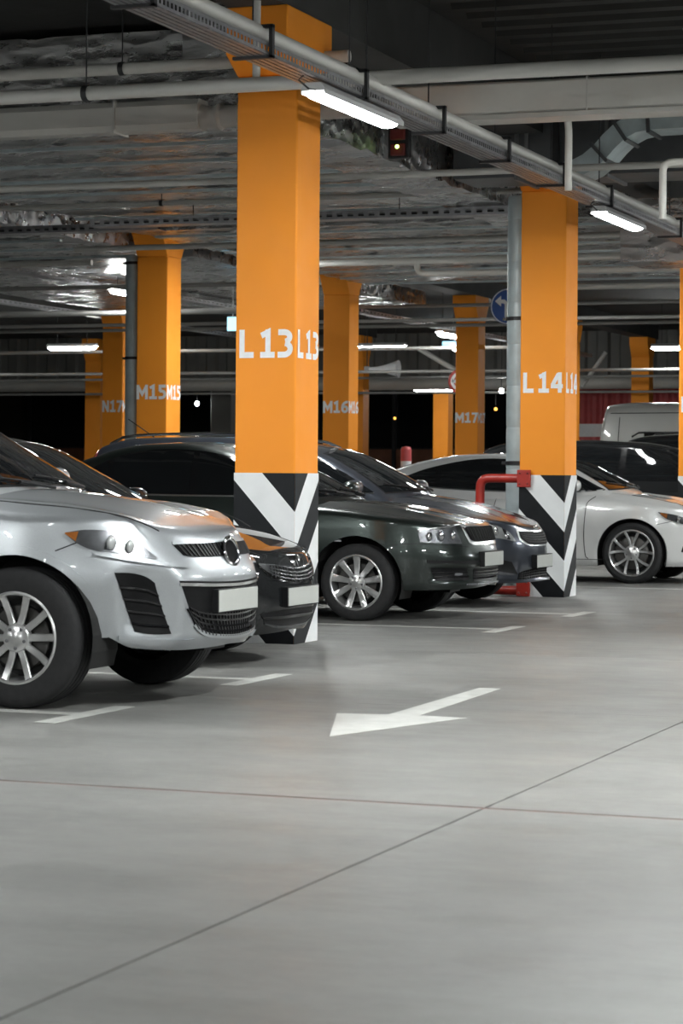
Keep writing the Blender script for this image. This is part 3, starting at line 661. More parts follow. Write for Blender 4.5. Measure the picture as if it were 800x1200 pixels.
pipe([(-6.35, 15.4, 3.9), (-6.35, 15.4, 4.95)], .028, 'upright pale pipe in front of the capital of column L13', 'pipe_pale')
pipe([(-4.35, 19.9, 4.93), (-3.55, 19.3, 4.93), (-2.4, 18.3, 4.93)], .018, 'thin conduit with a junction box on the dark ceiling', 'pipe_pale', er=.05)
o = MB().box(-3.45, -3.27, 19.0, 19.2, 4.87, 4.99).out('junction_box', 'pipe_pale', None, bevel=.01); tag(o, 'small pale junction box on the dark ceiling', 'junction box')
# trays across the bays
def cross_tray(y, z, x0, x1, label, ctop=4.2):
    t = thing('cable_tray', label, 'cable tray', (x0, y, z), 'cable trays'); L = x1-x0
    for sg in (-1, 1):
        b = MB(); yy = sg*.12; b.box(0, L, yy-.002, yy+.002, 0, .022); b.box(0, L, yy-.002, yy+.002, .06, .085)
        for k in range(int(L/.12)): b.box(k*.12, k*.12+.055, yy-.002, yy+.002, .022, .06)
        b.out('side_rail', 'tray_zinc', t)
    MB().box(0, L, -.12, .12, -.003, 0).out('tray_floor', 'tray_zinc', t)
    MB().tube([(0, -.03, .03), (L, -.03, .03)], .02, 6).out('cable', 'steel_black', t, True)
    for k in range(int(L/2.4)): MB().tube([(1.2+2.4*k, 0, 0), (1.2+2.4*k, 0, ctop-z)], .006, 6).out('hanger_rod', 'steel_black', t)
cross_tray(24.4, 3.93, -12.0, -7.0, 'perforated cable tray crossing between columns L13 and L14')
cross_tray(26.2, 4.08, -24, -12.0, 'perforated cable tray crossing in front of the top of column M15')
cross_tray(28.0, 3.9, -6.3, -2.7, 'perforated cable tray behind the batten right of column L14', 5.0)
for k, (x, y0, y1, z) in enumerate(((-15.0, 38, 58, 4.12), (-21.9, 32, 58, 4.36), (-17.6, 31.3, 44, 4.25))):
    cable_tray(x, y0, y1, z, ('cable tray running back beside column M17', 'cable tray running back beside column N17', 'cable tray running back left of column M15')[k], pitch=.2)
# ------------------------------------------------------------------ foil-wrapped insulation and ducts
def foil_box(name, x0, x1, y0, y1, z0, z1, label, step=.17, amp=.011, seed=1, cat='duct'):
    """wrapped box: gridded skin pushed about so that it looks crumpled"""
    rnd = np.random.RandomState(seed); V = []; Fc = []; idx = {}
    nx, ny, nz = [max(1, int((b-a)/step)) for a, b in ((x0, x1), (y0, y1), (z0, z1))]
    def vid(i, j, k):
        if (i, j, k) not in idx:
            p = np.array([x0+(x1-x0)*i/nx, y0+(y1-y0)*j/ny, z0+(z1-z0)*k/nz]) - (x0, y0, z0); p += rnd.normal(0, amp, 3)*np.array([.5, .5, 1.0 if k in (0, nz) else .3])
            if k == nz: p[2] = min(p[2], z1-z0)
            idx[i, j, k] = len(V); V.append(p)
        return idx[i, j, k]
    for i in range(nx):
        for j in range(ny): Fc.append([vid(i, j, 0), vid(i, j+1, 0), vid(i+1, j+1, 0), vid(i+1, j, 0)]); Fc.append([vid(i, j, nz), vid(i+1, j, nz), vid(i+1, j+1, nz), vid(i, j+1, nz)])
        for k in range(nz):
            for j in (0, ny): Fc.append([vid(i, j, k), vid(i+1, j, k), vid(i+1, j, k+1), vid(i, j, k+1)])
    for j in range(ny):
        for k in range(nz):
            for i in (0, nx): Fc.append([vid(i, j, k), vid(i, j+1, k), vid(i, j+1, k+1), vid(i, j, k+1)])
    t = thing(name, label, cat, (x0, y0, z0), 'foil-wrapped ducts')
    mk('foil_skin', V, Fc, 'foil', t, True, 0, 28)
    return t
def seams(t, y0, y1, x0, x1, z, pitch):
    o = t.location
    k = y0
    while k < y1:
        MB().box(x0-o.x, x1-o.x, k-o.y, k+.07-o.y, z-.035-o.z, z-.006-o.z).out('strap', 'zinc', t); k += pitch
t = foil_box('insulated_duct', -13.2, -7.98, 18.6, 27.2, 4.27, 4.93, 'wide foil-wrapped duct over the bays between columns L13 and L14', seed=1); seams(t, 19.2, 27.1, -13.1, -8.1, 4.25, 1.15)
t = foil_box('insulated_duct', -7.9, -7.2, 17.6, 26.4, 4.03, 4.93, 'narrow foil-wrapped duct beside the aisle behind column L13', seed=7)
t = foil_box('insulated_duct', -13.4, -6.9, 28.2, 37.0, 4.3, 4.62, 'wide foil-wrapped duct in front of columns M16 and M17', seed=2); seams(t, 28.6, 36.9, -13.2, -7.0, 4.28, 1.15)
t = foil_box('insulated_duct', -22.0, -14.3, 17.4, 31.0, 4.27, 4.93, 'wide foil-wrapped duct left of column L13', seed=3); seams(t, 18.1, 30.8, -21.8, -14.5, 4.25, 1.15)
t = foil_box('insulated_duct', -6.5, -2.6, 26.5, 27.5, 3.6, 4.3, 'deep foil-wrapped duct crossing the aisle right of column L14', seed=4)
t = foil_box('insulated_duct', -21.1, -14.6, 33.0, 44.0, 4.42, 4.7, 'foil-wrapped duct behind column M15', seed=6)
# dark sheet-metal duct across the aisle with flanges, and the bent branch duct
t = thing('sheet_metal_duct', 'dark sheet-metal duct crossing the aisle in front of the top of column L14', 'duct', (-6.0, 21.75, 3.95), 'ducts')
t.location = (-7.1, 22.2, 4.04)
MB().box(0, 10.5, 0, .72, 0, .55).out('duct_body', 'duct_dark', t, bevel=.01)
for k, xx in enumerate((.62, .72, 1.5, 3.0, 4.5, 6.0, 7.5, 9.0)): MB().box(xx, xx+.035, -.03, .75, -.03, .58).out('flange', 'duct_grey', t)
for k in range(7): MB().box(1.0+1.4*k, 1.06+1.4*k, -.045, -.01, .0, .95).out('hanger_strut', 'steel_black', t)
t = thing('branch_duct', 'bent sheet-metal branch duct with bolted flanges right of column L14', 'duct', (-5.9, 21.3, 3.95), 'ducts')
cl = [(0, .0), (.12, .005), (.24, .03), (.36, .085), (.47, .17), (.56, .27), (.66, .36), (.78, .42), (.92, .445), (1.3, .45), (3.2, .45)]
V = []; th = .085
for i, (x, z) in enumerate(cl):
    a, b_ = cl[max(i-1, 0)], cl[min(i+1, len(cl)-1)]; dx, dz = b_[0]-a[0], b_[1]-a[1]; l = math.hypot(dx, dz); nx, nz = -dz/l, dx/l
    V += [(x+nx*th*s_, yy, z+nz*th*s_) for s_, yy in ((-1, 0), (-1, .45), (1, .45), (1, 0))]
F_ = [[i*4+k, i*4+(k+1) % 4, (i+1)*4+(k+1) % 4, (i+1)*4+k] for i in range(len(cl)-1) for k in range(4)] + [[0, 1, 2, 3], [len(V)-4+k for k in range(4)]]
mk('duct_body', V, F_, 'zinc', t, True, 0, 40)
for i in (4, 6, 8):
    x, z = cl[i]; a, b_ = cl[i-1], cl[i+1]; dx, dz = b_[0]-a[0], b_[1]-a[1]; l = math.hypot(dx, dz); dx /= l; dz /= l; nx, nz = -dz, dx; q = th+.03
    MB().prism([(x+nx*q-dx*.015, z+nz*q-dz*.015), (x+nx*q+dx*.015, z+nz*q+dz*.015), (x-nx*q+dx*.015, z-nz*q+dz*.015), (x-nx*q-dx*.015, z-nz*q-dz*.015)], -.03, .48, 'xz').out('flange', 'duct_dark', t)
# vertical galvanised ducts beside L14 and M15
def riser(x, y, r, ztop, label, seg=.42):
    t = thing('duct_riser', label, 'duct', (x, y, 0), 'duct risers')
    z = 0.0; k = 0
    while z < ztop-.01:
        z1 = min(z+seg, ztop); MB().lathe([(r*.97, z), (r, z+.02), (r, z1-.02), (r*.97, z1)], 'z', 24).out('duct_section', 'zinc', t, True, 50); z = z1; k += 1
    for zz in (1.32, 2.78, 4.1):
        if zz < ztop:
            MB().lathe([(r+.001, zz-.02), (r+.012, zz-.018), (r+.012, zz+.018), (r+.001, zz+.02)], 'z', 24).out('clamp_band', 'steel_black', t)
            MB().box(-r-.05, -r+.002, -.01, .01, zz-.015, zz+.015).out('clamp_lug', 'steel_black', t)
    return t
riser(-6.81, 23.62, .15, 4.02, 'galvanised vertical duct against the left of column L14')
riser(-14.40, 30.5, .105, 4.2, 'galvanised vertical duct against the left of column M15')
# red tube guard round the duct at L14
g = thing('pipe_guard', 'red tubular guard rail bolted to the foot of column L14', 'guard rail', (-6.66, 23.1, 0))
MB().tube(path([(.02, -.06, 1.165), (-.40, -.06, 1.165), (-.40, -.06, .055), (.02, -.06, .055)], .10), .045, 14).out('rail_tube', 'red_paint', g, True, 60)
MB().tube(path([(-.20, .55, 1.165), (-.20, .55, .03)], .10), .03, 12).out('rear_post', 'red_paint', g, True, 60)
for zz in (1.165, .06):
    p = MB().box(.0, .135, -.135, -.10, zz-.085 if zz > 1 else .004, zz+.085 if zz > 1 else .175).out('base_plate', 'red_paint', g, bevel=.004)
    MB().box(.0, .135, -.10, .0, zz-.02, zz+.02).out('bracket', 'red_paint', g)
    for a in (.03, .11):
        for c in (-.05, .05): MB().lathe([(.009, -.004), (.009, .004), (.001, .006)], 'y', 8, (a, -.14, (zz if zz > 1 else .09)+c)).out('bolt', 'chrome', p)
# detector and control box on the foil duct, exit signs, traffic signs
t = thing('alarm_box', 'red alarm box with a lit lamp under the ceiling right of column L13', 'alarm', (-7.02, 20.4, 4.15))
MB().box(-.10, .10, -.05, .02, -.14, .14).out('backplate', 'steel_black', t, bevel=.01); MB().box(-.07, .07, -.09, -.05, .02, .12).out('sounder', 'red_dark', t, bevel=.012); MB().box(-.07, .07, -.08, -.05, -.12, -.01).out('sounder_lower', 'red_dark', t, bevel=.012)
MB().ell((0, -.085, -.04), (.018, .012, .018)).out('lamp', 'led_green', t, True); MB().tube([(0, 0, .14), (0, 0, .85)], .012, 8).out('stem', 'steel_black', t)
t = thing('traffic_sign', 'round blue sign with a white left-turn arrow behind the duct at column L14', 'sign', (-10.78, 36.6, 3.85))
MB().lathe([(.001, -.012), (.28, -.012), (.285, -.006), (.285, .012), (.001, .012)], 'y', 40).out('disc', 'blue_sign', t, True, 40)
MB().prism([(-.05, -.17), (.01, -.17), (.01, .05), (-.05, .11), (-.11, .11), (-.11, .17), (-.21, .085), (-.11, 0), (-.11, .05), (-.07, .05), (-.05, .03)], -.016, -.0125, 'xz').out('arrow', 'letter_white', t)
MB().lathe([(.262, -.016), (.275, -.016), (.275, -.0125), (.262, -.0125)], 'y', 40).out('rim', 'letter_white', t); MB().tube([(0, .03, .2), (0, .03, .44)], .012, 8).out('hanger_rod', 'steel_black', t)
t = thing('traffic_sign', 'round red and white no-entry sign beside column M17', 'sign', (-15.35, 48.6, 3.16))
MB().lathe([(.001, -.012), (.26, -.012), (.265, .012), (.001, .012)], 'y', 40).out('disc', 'red_paint', t, True, 40); MB().lathe([(.14, -.016), (.20, -.016), (.20, -.0125), (.14, -.0125)], 'y', 32).out('ring', 'letter_white', t)
MB().box(-.17, .17, -.016, -.0125, -.035, .035).out('bar', 'letter_white', t); MB().tube([(0, .03, .2), (0, .03, 2.0)], .012, 8).out('hanger_rod', 'steel_black', t)
t = thing('exit_sign', 'small lit blue and white sign left of column L13', 'sign', (-15.6, 36.9, 3.66))
MB().box(-.10, .10, -.03, .03, -.13, .13).out('housing', 'fixture', t, bevel=.01); MB().box(-.085, .085, -.036, -.03, -.11, .11).out('panel', 'led_blue', t); MB().tube([(0, 0, .13), (0, 0, .74)], .01, 8).out('stem', 'fixture', t)
t = thing('exit_sign', 'small lit blue lamp above the far battens left of column M17', 'sign', (-18.25, 57.2, 4.38))
MB().box(-.28, .28, -.03, .03, .02, .12).out('housing', 'led_blue', t, bevel=.01); MB().ell((.05, -.02, -.06), (.06, .05, .06)).out('globe', 'tube_light', t, True); MB().tube([(0, 0, .12), (0, 0, .65)], .01, 8).out('stem', 'fixture', t)
t = thing('loudspeaker', 'white horn loudspeaker on the far column left of the battens', 'speaker', (-19.2, 54.75, 3.72))
MB().lathe([(.04, -.4), (.05, -.2), (.09, 0), (.2, .35), (.21, .36), (.19, .34), (.03, 0)], 'x', 20).out('horn', 'letter_white', t, True, 50); MB().box(-.5, -.38, -.05, .05, -.06, .06).out('driver', 'fixture', t, bevel=.01); MB().tube([(-.44, 0, .05), (-.44, 0, 1.28)], .012, 8).out('hanger_rod', 'steel_black', t)
for k, (x, y, z, m_, l) in enumerate(((-18.76, 62.6, 2.97, 'led_amber', 'small amber lamp right of column M17 in the dark'), (-28.1, 81.3, 3.18, 'led_amber', 'tiny amber lamp in the dark left of the far column'), (-28.25, 64.2, 3.19, 'tube_light', 'small white globe lamp in the dark left of column L13'), (-17.12, 57.6, 3.28, 'tube_light', 'small white globe lamp left of the duct at column L14'))):
    t = thing('globe_lamp', l, 'light', (x, y, z), 'small globe lamps'); MB().ell((0, 0, 0), (.06, .06, .06) if m_ != 'led_amber' else (.045, .045, .045), 14, 8).out('globe', m_, t, True); MB().tube([(0, 0, .1), (0, 0, 5-z)], .012, 6).out('stem', 'steel_black', t)
# bollard
t = thing('bollard', 'red and white banded post behind the white sedan', 'bollard', (-13.0, 38.2, 0))
MB().lathe([(.16, 0), (.16, .04), (.06, .05)], 'z', 20).out('base', 'steel_black', t)
for k in range(8): MB().lathe([(.09, .05+.195*k), (.09, .05+.195*(k+1))], 'z', 20).out('band', 'letter_white' if k % 2 == 0 else 'red_metal', t, True)
MB().lathe([(.09, 1.61), (.07, 1.65), (.001, 1.66)], 'z', 20).out('cap', 'red_metal', t, True)
# red profiled wall with a blue rail at the far right, grey concrete post
t = thing('container_wall', 'red ribbed metal wall behind the van', 'container', (-17.6, 64, 0))
MB().box(0, 6, 0, .1, 0, 3.85).out('backing', 'red_metal', t)
for k in range(18): MB().prism([(.1+k*.33, 0), (.18+k*.33, -.06), (.28+k*.33, -.06), (.36+k*.33, 0)], .0, 3.85, 'xy').out('rib', 'red_metal', t)
MB().box(0, 6, -.09, -.06, 2.25, 2.6).out('white_band', 'letter_white', t)
t = thing('barrier_rail', 'blue rail with red clamps above the red ribbed wall', 'rail', (-17.4, 63.4, 4.0))
MB().tube([(0, 0, .12), (4.2, 0, -.05)], .07, 10).out('rail', 'blue_metal', t, True); MB().box(1.2, 1.5, -.1, .1, -.1, .12).out('clamp', 'red_metal', t); MB().box(1.9, 2.2, -.1, .1, -.12, .1).out('clamp', 'red_metal', t)
MB().tube([(.3, 0, 0), (.3, 0, -3.8)], .05, 8).out('post', 'steel_black', t); MB().tube([(3.9, 0, 0), (3.9, 0, -3.9)], .05, 8).out('post', 'steel_black', t)
t = thing('concrete_post', 'grey concrete post left of column L13 far back', 'post', (-27.5, 64.5, 0)); MB().box(-.32, .32, -.3, .3, 0, 3.9).out('shaft', 'wall_metal', t, bevel=.02); MB().box(-.4, .4, -.38, .38, 0, .3).out('foot', 'wall_metal', t, bevel=.02)
# ------------------------------------------------------------------ cars
def resample(pts, n, curved):
    P = np.array(pts, float)
    if len(P) == 1: return np.repeat(P, n, 0)
    if curved and len(P) > 2:
        d = np.concatenate([[0], np.cumsum(np.hypot(*np.diff(P, axis=0).T))]); fx, fz = pchip(np.c_[d, P[:, 0]]), pchip(np.c_[d, P[:, 1]])
        # pchip flattens turning points; catmull-rom instead
        out = []
        Q = np.vstack([2*P[0]-P[1], P, 2*P[-1]-P[-2]])
        for i in range(1, len(Q)-2):
            for t in np.linspace(0, 1, 13)[:-1]:
                a, b, c, e = Q[i-1], Q[i], Q[i+1], Q[i+2]
                out.append(.5*((2*b) + (c-a)*t + (2*a-5*b+4*c-e)*t*t + (3*b-a-3*c+e)*t**3))
        out.append(P[-1]); P = np.array(out)
    d = np.concatenate([[0], np.cumsum(np.hypot(*np.diff(P, axis=0).T))]); u = np.linspace(0, d[-1], n)
    return np.stack([np.interp(u, d, P[:, 0]), np.interp(u, d, P[:, 1])], -1)
def grid_faces(n, m, base=0, flip=False):
    return [[base+i*m+j, base+i*m+j+1, base+(i+1)*m+j+1, base+(i+1)*m+j] for i in range(n-1) for j in range(m-1)]
class Car:
    def __init__(c, key, root, paint):
        c.d = CARS[key]; c.sh = Shape(c.d); c.sh.cab_init(); c.root = root; c.paint = paint
    def pts(c, surf, a, b, off, side):
        s = c.sh
        if surf == 'S': return s.S(a*side, b, off)
        if surf == 'H': return s.H(a, b*side, off)
        if surf == 'cs': return s.cab_side(a, b, side, off)
        if surf == 'cf': return s.cab_front(a*side, b, off)
        if surf == 'cr': return s.cab_rear(a*side, b, off)
    def patch(c, name, m, A, B, surf='S', side=-1, off=.004, n=18, k=7, curved=True, parent=None, depth=.014, sharp=50):
        a, b = resample(A, n, curved), resample(B, n, curved); v = np.linspace(0, 1, k)[None, :, None]
        G = a[:, None, :]*(1-v) + b[:, None, :]*v
        P = c.pts(surf, G[..., 0].ravel(), G[..., 1].ravel(), off, side); Pb = c.pts(surf, G[..., 0].ravel(), G[..., 1].ravel(), off-depth, side)
        N = n*k; V = np.vstack([P, Pb]); F = grid_faces(n, k)
        ring = [i*k for i in range(n)] + [(n-1)*k+j for j in range(1, k)] + [i*k+k-1 for i in range(n-2, -1, -1)] + [j for j in range(k-2, 0, -1)]
        F += [[ring[i], ring[(i+1) % len(ring)], N+ring[(i+1) % len(ring)], N+ring[i]] for i in range(len(ring))]
        return mk(name, V, F, m, parent or c.root, True, 1e-5, sharp)
    def both(c, *a, **k): return [c.patch(*a, **{**k, 'side': s}) for s in (-1, 1)]
    def line(c, name, m, P, w=.008, surf='S', side=-1, off=.002, parent=None, n=24, curved=True, depth=.006, both=False):
        """thin strip along a curve given on the surface"""
        Q = resample(P, n, curved); t = np.gradient(Q, axis=0); t /= np.linalg.norm(t, axis=1)[:, None]+1e-9; nn = np.stack([-t[:, 1], t[:, 0]], -1)
        for s in ((-1, 1) if both else (side,)): o = c.patch(name, m, Q+nn*w/2, Q-nn*w/2, surf, s, off, n, 2, False, parent, depth)
        return o
    def bars(c, name, m, A, B, fr, w=.012, surf='S', off=.012, parent=None, n=18, depth=.02, side=1):
        a, b = resample(A, n, True), resample(B, n, True); mb = MB()
        for f in fr:
            mid = a*(1-f) + b*f; h_ = (b-a); l = np.linalg.norm(h_, axis=1)[:, None]+1e-9; e = h_/l*w/2
            up, dn = mid-e, mid+e
            V = np.vstack([c.pts(surf, up[:, 0], up[:, 1], off, side), c.pts(surf, dn[:, 0], dn[:, 1], off, side), c.pts(surf, dn[:, 0], dn[:, 1], off-depth, side), c.pts(surf, up[:, 0], up[:, 1], off-depth, side)])
            mb.add(V, [[r*n+i, r*n+i+1, ((r+1) % 4)*n+i+1, ((r+1) % 4)*n+i] for r in range(4) for i in range(n-1)])
        return mb.out(name, m, parent or c.root, True, 40)
    def cross(c, name, m, A, B, fr, w=.010, surf='S', off=.011, parent=None, depth=.018, k=5, side=1):
        """upright bars of a mesh grille at fractions along the curves"""
        n = 60; a, b = resample(A, n, True), resample(B, n, True); mb = MB()
        for f in fr:
            i = min(n-2, max(0, int(f*(n-1)))); p, q = a[i], b[i]; v = np.linspace(.02, .98, k)[:, None]; mid = p*(1-v)+q*v
            L_ = mid-[w/2, 0]; R_ = mid+[w/2, 0]
            V = np.vstack([c.pts(surf, L_[:, 0], L_[:, 1], off, side), c.pts(surf, R_[:, 0], R_[:, 1], off, side), c.pts(surf, R_[:, 0], R_[:, 1], off-depth, side), c.pts(surf, L_[:, 0], L_[:, 1], off-depth, side)])
            mb.add(V, [[r*k+i2, r*k+i2+1, ((r+1) % 4)*k+i2+1, ((r+1) % 4)*k+i2] for r in range(4) for i2 in range(k-1)])
        return mb.out(name, m, parent or c.root, True, 40)
    # ---- shell
    def body(c):
        sh, d = c.sh, c.d; sws = [d['wheel_s'], d['wheel_s']+d['wheelbase']]; Ra, wr_ = d['arch'], d['wr']
        st = []
        qf = np.linspace(0, sh.q_of_s(sws[0]-Ra-.004), 56); st += [(q, None) for q in qf]
        for j, sw in enumerate(sws):
            for a in np.linspace(math.pi, 0, 31):
                s = sw + Ra*math.cos(a)
                st.append((sh.q_of_s(s), wr_ + Ra*math.sin(a)))
            s0 = sw+Ra+.004; s1 = sws[1]-Ra-.004 if j == 0 else None
            if s1: st += [(sh.q_of_s(s), None) for s in np.linspace(s0, s1, 34)]
            else: st += [(q, None) for q in np.linspace(sh.q_of_s(s0), sh.Q, 36)]
        q = np.array([a for a, _ in st]); zb = np.array([sh.zb if b is None else max(b, sh.zb) for _, b in st])
        bt = d.get('bottom')
        if bt:
            g = pchip(bt); qe = sh.q_of_s(sws[0]); zb = np.where([b is None for _, b in st], np.where(q < qe, g(q), zb), np.maximum(zb, np.where(q < qe, g(q), 0)))
        zs = sh.shoulder(q); nv, nc = 30, 14; rows = []
        for k in range(nv):
            z = zb + (zs-zb)*(k/(nv-1)); rows.append(sh.S(q, z))
        e = rows[-1]
        for k in range(1, nc+1):
            y = e[:, 1]*(1-k/nc); rows.append(np.stack([e[:, 0], y, sh.ztop(-e[:, 0], y)], -1))
        G = np.stack(rows, 1); n_, m_ = G.shape[:2]; V = G.reshape(-1, 3); F = grid_faces(n_, m_)
        Vm = V*[1, -1, 1]; V2 = np.vstack([V, Vm]); F2 = F + [[i+len(V) for i in f][::-1] for f in F]
        o = mk('body', V2, F2, c.paint, c.root, True, 4e-4, 60)
        # lip round the lower edge and the arches
        s, y, ns, ny = sh.out(q); P = G[:, 0]; I = P - np.stack([-ns, ny, 0*ns], -1)*.05; I[:, 1] = np.maximum(I[:, 1], 0)
        V = np.vstack([P, I]); n_ = len(P); F = [[i, i+1, n_+i+1, n_+i] for i in range(n_-1)]
        mk('lower_lip', np.vstack([V, V*[1, -1, 1]]), F+[[i+2*n_ for i in f][::-1] for f in F], d.get('lip', 'black_plastic'), c.root, True, 0, 50)
        # underbody and wheel housings
        z0 = sh.zb+.02; W2 = sh.hw
        b = MB(); b.box(-sh.L+.2, -.34, -W2*.52, W2*.52, z0+.05, z0+.2); b.box(-sws[1]+Ra+.02, -sws[0]-Ra-.02, -W2+.14, W2-.14, z0-.02, z0+.16); b.box(-sws[0]+Ra+.02, -.34, -W2+.42, W2-.42, z0+.06, z0+.2)
        b.out('underbody', 'underbody', c.root)
        for sw in sws:
            for sg in (-1, 1):
                b = MB(); n_ = 20; V = []
                for yy in (W2-.07, W2-.36):
                    V += [(-sw+(Ra+.005)*math.cos(a), sg*yy, wr_+(Ra+.005)*math.sin(a)) for a in np.linspace(-.35, math.pi+.35, n_)]
                b.add(V, [[i, i+1, n_+i+1, n_+i] for i in range(n_-1)] + [[n_+i for i in range(n_)]]); b.out('wheel_housing', 'underbody', c.root)
        return o
    def cabin(c):
        sh = c.sh; k = c.d['cabin']; s0, s1 = k['roof'][0][0], k['roof'][-1][0]
        s = np.concatenate([np.linspace(s0, s0+1.1, 34), np.linspace(s0+1.1, s1-.7, 24)[1:], np.linspace(s1-.7, s1, 22)[1:]]); n = len(s); m = 41
        a = np.linspace(0, math.pi/2, m); zb = k['belt']-.14; zb0 = np.minimum(zb, sh.Zr(s)-.02)
        rows = []
        for t in a:
            f = lambda r: sh.cab_f(s, r*math.cos(t), zb0+r*math.sin(t)); r = sh.bis(f, np.zeros(n), np.full(n, 2.0)); rows.append(np.stack([-s, r*math.cos(t), zb0+r*math.sin(t)], -1))
        G = np.stack(rows, 1); V = G.reshape(-1, 3); F = grid_faces(n, m); V2 = np.vstack([V, V*[1, -1, 1]]); F2 = F+[[i+len(V) for i in f][::-1] for f in F]
        return mk('cabin_shell', V2, F2, c.d.get('roof_paint', c.paint), c.root, True, 5e-4, 60)
    # ---- wheels
    def wheels(c, style, rim_mat='alloy'):
        d = c.d; W2 = c.sh.hw; first = None
        for sw in (d['wheel_s'], d['wheel_s']+d['wheelbase']):
            for sg in (-1, 1):
                yo = float(c.sh.S(np.array([c.sh.q_of_s(sw)]), np.array([d['wr']+d['arch']+.02]))[0, 1])
                if first is None: o = first = c.wheel(style, rim_mat)
                else: o = copy_tree(first, c.root)
                o.location = (-sw, sg*(yo-.012), d['wr']); o.rotation_euler = (0, 0, 0 if sg < 0 else math.pi)
    def wheel(c, style, rim_mat):
        """outer face at local y = 0, wheel extends to +y"""
        d = c.d; r, w_, ri = d['wr'], d['tw'], d['rim']; b = MB()
        prof = [(ri-.008, .012), (ri+.004, .002), (ri+.02, .0), (ri+(r-ri)*.55, -.004), (r-.022, .004), (r-.008, .014), (r, .030)]
        for k in range(4):
            y0 = .036+k*(w_-.072)/4; g = (w_-.072)/4; prof += [(r, y0), (r, y0+g*.8), (r-.007, y0+g*.82), (r-.007, y0+g*.98)]
        prof += [(r, w_-.030), (r-.010, w_-.012), (ri+.02, w_), (ri-.008, w_-.012)]
        tire = b.lathe(prof, 'y', 48).out('wheel', 'rubber', c.root, True, 30)
        MB().lathe([(ri+.006, .0015), (ri-.004, -.003), (ri-.012, .004), (ri-.014, .02), (ri-.024, .05), (ri-.03, .10), (ri-.035, .18)], 'y', 48).out('rim', rim_mat, tire, True, 40)
        MB().lathe([(ri*.32, .062), (ri*.70, .062), (ri*.72, .066), (ri*.72, .082), (.02, .084)], 'y', 40).out('brake_disc', 'disc_steel', tire, True, 40)
        MB().lathe([(.02, .10), (ri-.03, .11)], 'y', 32).out('brake_shield', 'underbody', tire)
        if style in ('vee', 'nine'): MB().add([(ri*.35*math.cos(a), .055, ri*.35*math.sin(a)) for a in (2.4, 2.9, 3.4, 3.9)] + [(ri*.78*math.cos(a), .055, ri*.78*math.sin(a)) for a in (3.9, 3.4, 2.9, 2.4)], [[0, 1, 2, 3, 4, 5, 6, 7]]).out('brake_caliper', 'disc_steel', tire)
        def spoke(ang, r0, r1, w0, w1, y0=.016, y1=.006, th=.022, ang2=None):
            ang2 = ang if ang2 is None else ang2; V = []
            for i in range(6):
                f = i/5; rr = r0+(r1-r0)*f; a = ang+(ang2-ang)*f; ww = (w0+(w1-w0)*f)/2; yy = y0+(y1-y0)*f+.010*math.sin(math.pi*f); cx, cz = rr*math.cos(a), rr*math.sin(a); tx, tz = -math.sin(a), math.cos(a)
                V += [(cx+tx*ww*s_, yy+dy, cz+tz*ww*s_) for s_, dy in ((-1, .005), (-.72, 0), (.72, 0), (1, .005), (.8, th), (-.8, th))]
            MB().add(V, [[i*6+k, i*6+(k+1) % 6, (i+1)*6+(k+1) % 6, (i+1)*6+k] for i in range(5) for k in range(6)] + [[0, 1, 2, 3, 4, 5], [30, 31, 32, 33, 34, 35]]).out('spoke', rim_mat, tire, True, 30)
        if style == 'nine':
            for k in range(9): spoke(R(90+40*k), ri*.28, ri-.010, .040, .062)
        elif style == 'ten':
            for k in range(5):
                for s_ in (-1, 1): spoke(R(72*k+18*s_+20), ri*.24, ri-.010, .036, .040)
        elif style == 'vee':
            for k in range(5):
                for s_ in (-1, 1): spoke(R(90+72*k+7*s_), ri*.24, ri-.008, .024, .034, ang2=R(90+72*k+19*s_))
        else:
            for k in range(7): spoke(R(90+360/7*k), ri*.25, ri-.010, .05, .05)
        MB().lathe([(.001, .006), (ri*.13, .008), (ri*.15, .012), (ri*.30, .014), (ri*.33, .022), (ri*.33, .05)], 'y', 32).out('hub', rim_mat, tire, True, 40)
        for k in range(5):
            a = R(72*k+54); rr = ri*.225
            MB().lathe([(.001, .008), (.009, .009), (.010, .02)], 'y', 10, (rr*math.cos(a), 0, rr*math.sin(a))).out('lug_nut', 'alloy_dark', tire, True, 40)
        return tire
    def arch_trim(c, m, w=.04, off=.010):
        d = c.d
        for sw in (d['wheel_s'], d['wheel_s']+d['wheelbase']):
            an = np.linspace(math.pi*.995, .02, 34); q = lambda r: [(c.sh.q_of_s(sw+r*math.cos(a)), d['wr']+r*math.sin(a)) for a in an]
            lo = max(c.sh.zb, 0)
            c.both('arch_trim', m, q(d['arch']+.001), q(d['arch']+w), 'S', off=off, n=40, k=4, curved=False, depth=.02)
    def headlight(c, A, B, house='lamp_house', bulbs=(), amber=None, lens_off=.016):
        for sg in (-1, 1):
            o = c.patch('headlight', house, A, B, 'S', sg, .003, 26, 10, depth=.012)
            for (q, z, r, m) in bulbs:
                p0 = c.sh.S(np.array([q*sg]), np.array([z]), .004)[0]
                MB().ell(tuple(p0), (r*.5, r, r), 18, 10).out('reflector', m, o, True, 80)
            if amber:
                a, b = resample(A, 60, True), resample(B, 60, True); i0, i1 = int(amber[0]*59), int(amber[1]*59)
                c.patch('indicator', 'amber_lens', (a*.9+b*.1)[i0:i1+1], (b*.9+a*.1)[i0:i1+1], 'S', sg, .009, 14, 6, False, o, .008)
            c.patch('lens', 'clear_lens', A, B, 'S', sg, lens_off, 26, 10, parent=o, depth=.003)
